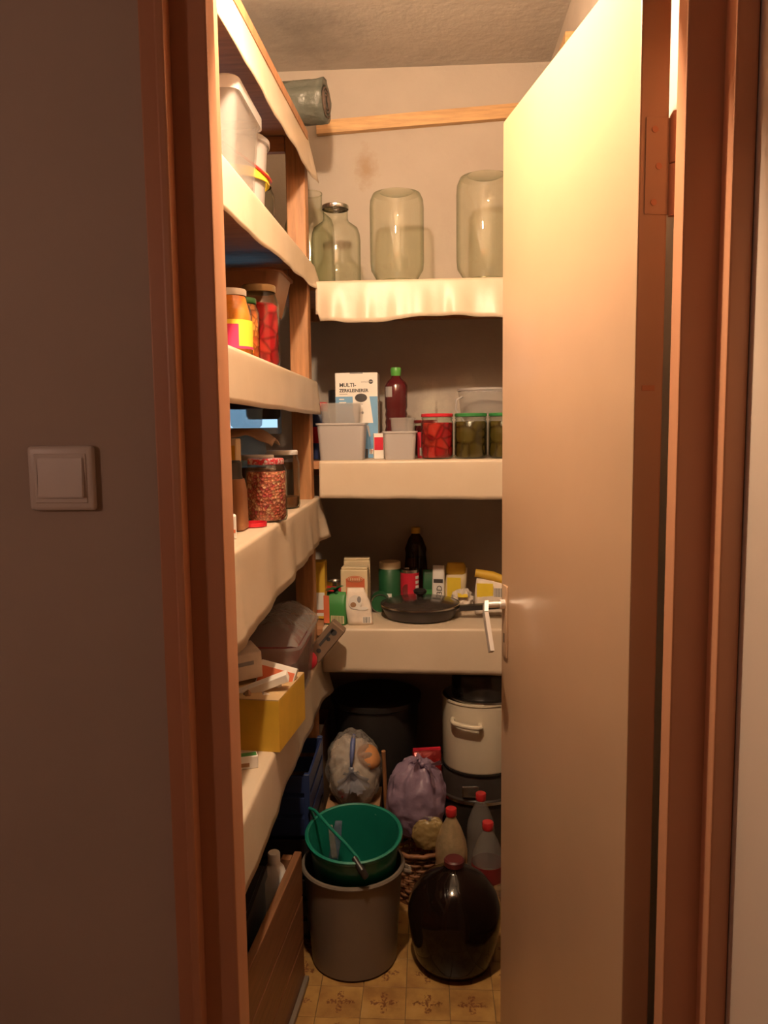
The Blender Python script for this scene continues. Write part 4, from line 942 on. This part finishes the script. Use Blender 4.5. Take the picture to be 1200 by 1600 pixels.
O('lug', nbox(.046, .058, .100, .116, .196, .208, .002, 1), M_TEAL, gb)
k = T('bag_scrap', 'crumpled bluish clear film hanging inside the green bucket', 'plastic film', (-.256, 1.990, .24)); O('film', pouch(.026, .012, .105, 41, .2, .15, .7), film('bluish_film', (.30, .36, .52), .45, .12, 1.0, 40), k, smooth='all'); O('fold', pouch(.016, .008, .09, 43, .2, -.1, .7), M_CLEARBAG, k, (.004, -.012, .01), smooth='all')
dj = T('demijohn', 'squat dark glass demijohn with a dark red stopper on the floor', 'demijohn', (.060, 1.935, 0))
O('body', lathe([(0, .004), (.075, .001), (.092, .008), (.104, .03), (.114, .085), (.120, .135), (.117, .162), (.106, .190), (.084, .218), (.056, .238), (.034, .250), (.025, .258), (.023, .264)], 64), M_DARKGLASS, dj, smooth=True)
O('stopper', lathe([(.024, .260), (.026, .262), (.026, .274), (.022, .278), (0, .278)], 28), mat('maroon_stopper', (.075, .010, .010), .45), dj, smooth=True)
M_PETCLR = film('clear_pet', (.60, .56, .52), .22, .08, .2, 30)
pet('plastic_bottle', 'golden wrapped plastic bottle with red cap beside the wicker basket', (.058, 2.125, 0), .045, .318, M_RED, M_GOLDFOIL)
pet('plastic_bottle', 'clear plastic bottle with red cap in front of the black pot', (.150, 2.275, 0), .042, .292, M_RED, M_PETCLR)
t = pet('plastic_bottle', 'clear plastic bottle with red cap and red label behind the demijohn', (.158, 2.105, 0), .044, .290, M_RED, M_PETCLR)
band(t, 'label', .0445, .13, .175, -180, 180, M_DKRED, 36)

# ------------------------------------------------ floor, left: plank bin and crates
pbx = T('plank_bin', 'low wooden plank bin along the floor under the left shelves', 'bin', (-.334, 1.60, 0), R(-4.3))
for z0, z1 in ((.002, .112), (.115, .226), (.229, .340)):
    O('plank', nbox(-.018, 0, -.32, .245, z0, z1, .0015, 1), M_PANEL, pbx)
O('corner_post', nbox(-.042, -.0185, .203, .2265, .002, .340), M_PANEL, pbx); O('bottom_board', nbox(-.36, -.0185, -.32, .202, .002, .014), M_PANEL, pbx)
O('floor_strip', nbox(.0003, .012, -.32, .245, .0005, .016, .002, 1), M_GREYBIN, pbx)
def crate(name, label, loc, w, d, h, m, n=4):
    t = T(name, label, 'crate', loc, group='stacked plastic crates')
    for k_ in range(n):
        z0 = h * (k_ + .12) / n; z1 = h * (k_ + .88) / n; th = .006
        bm = bmesh.new(); box(bm, -w / 2, w / 2, -d / 2, -d / 2 + th, z0, z1); box(bm, -w / 2, w / 2, d / 2 - th, d / 2, z0, z1); box(bm, -w / 2, -w / 2 + th, -d / 2 + th, d / 2 - th, z0, z1); box(bm, w / 2 - th, w / 2, -d / 2 + th, d / 2 - th, z0, z1)
        O('slat', bm, m, t)
    for sx in (-1, 1):
        for sy in (-1, 1): O('corner', nbox(*sorted((sx * (w / 2 + .001), sx * (w / 2 - .014))), *sorted((sy * (d / 2 + .001), sy * (d / 2 - .014))), 0, h, .001, 1), m, t)
    O('base', nbox(-w / 2 + .006, w / 2 - .006, -d / 2 + .006, d / 2 - .006, 0, .005), m, t); return t
crate('plastic_crate', 'black slatted plastic crate on the floor behind the plank bin', (-.50, 2.145, 0), .36, .27, .285, M_BLACK, 5)
crate('plastic_crate', 'navy blue plastic crate stacked on the black crate', (-.50, 2.145, .286), .36, .27, .175, M_NAVY, 3)
for i, (x, y, m_, lb) in enumerate(((-.37, 2.06, M_BREAD, 'brown onion in the black crate nearest the edge'), (-.43, 2.09, M_REDPRINT, 'dark red apple in the black crate'), (-.40, 2.15, M_BREAD, 'brown onion at the back of the black crate'))):
    bm = bmesh.new(); bmesh.ops.create_uvsphere(bm, u_segments=18, v_segments=12, radius=.03)
    t = T('onion' if m_ is M_BREAD else 'apple', lb, 'onion' if m_ is M_BREAD else 'apple', (x, y, .0055)); O('flesh', bm, m_, t, (0, 0, .03), smooth='all'); O('stem', tube([(0, 0, .058), (.002, 0, .072)], .003, 6), M_CARDB, t)
bx_ = T('cleaner_bottle', 'white plastic bottle poking up inside the plank bin', 'bottle', (-.372, 1.795, .0165), (R(2), 0, 0))
O('body', loft([rbox_ring(.030, .022, 0, .012), rbox_ring(.034, .026, .01, .014), rbox_ring(.034, .026, .27, .014), rbox_ring(.022, .018, .315, .012), rbox_ring(.012, .012, .33, .011)]), M_WHITE, bx_, smooth=True)
O('cap', lathe([(.015, .33), (.015, .352), (.013, .355), (0, .355)], 20), M_WHITE, bx_, smooth=True)
k = T('black_box', 'black plastic box inside the plank bin before the white bottle', 'box', (-.478, 1.535, .0165)); O('body', carton_shell(.20, .34, .345, .004), M_BLACK, k); O('rim', carton_shell(.210, .350, .026, .009), M_BLACK, k, (0, 0, .336)); O('lid', nbox(-.098, .098, -.168, .168, .3625, .3665), M_BLACK, k)
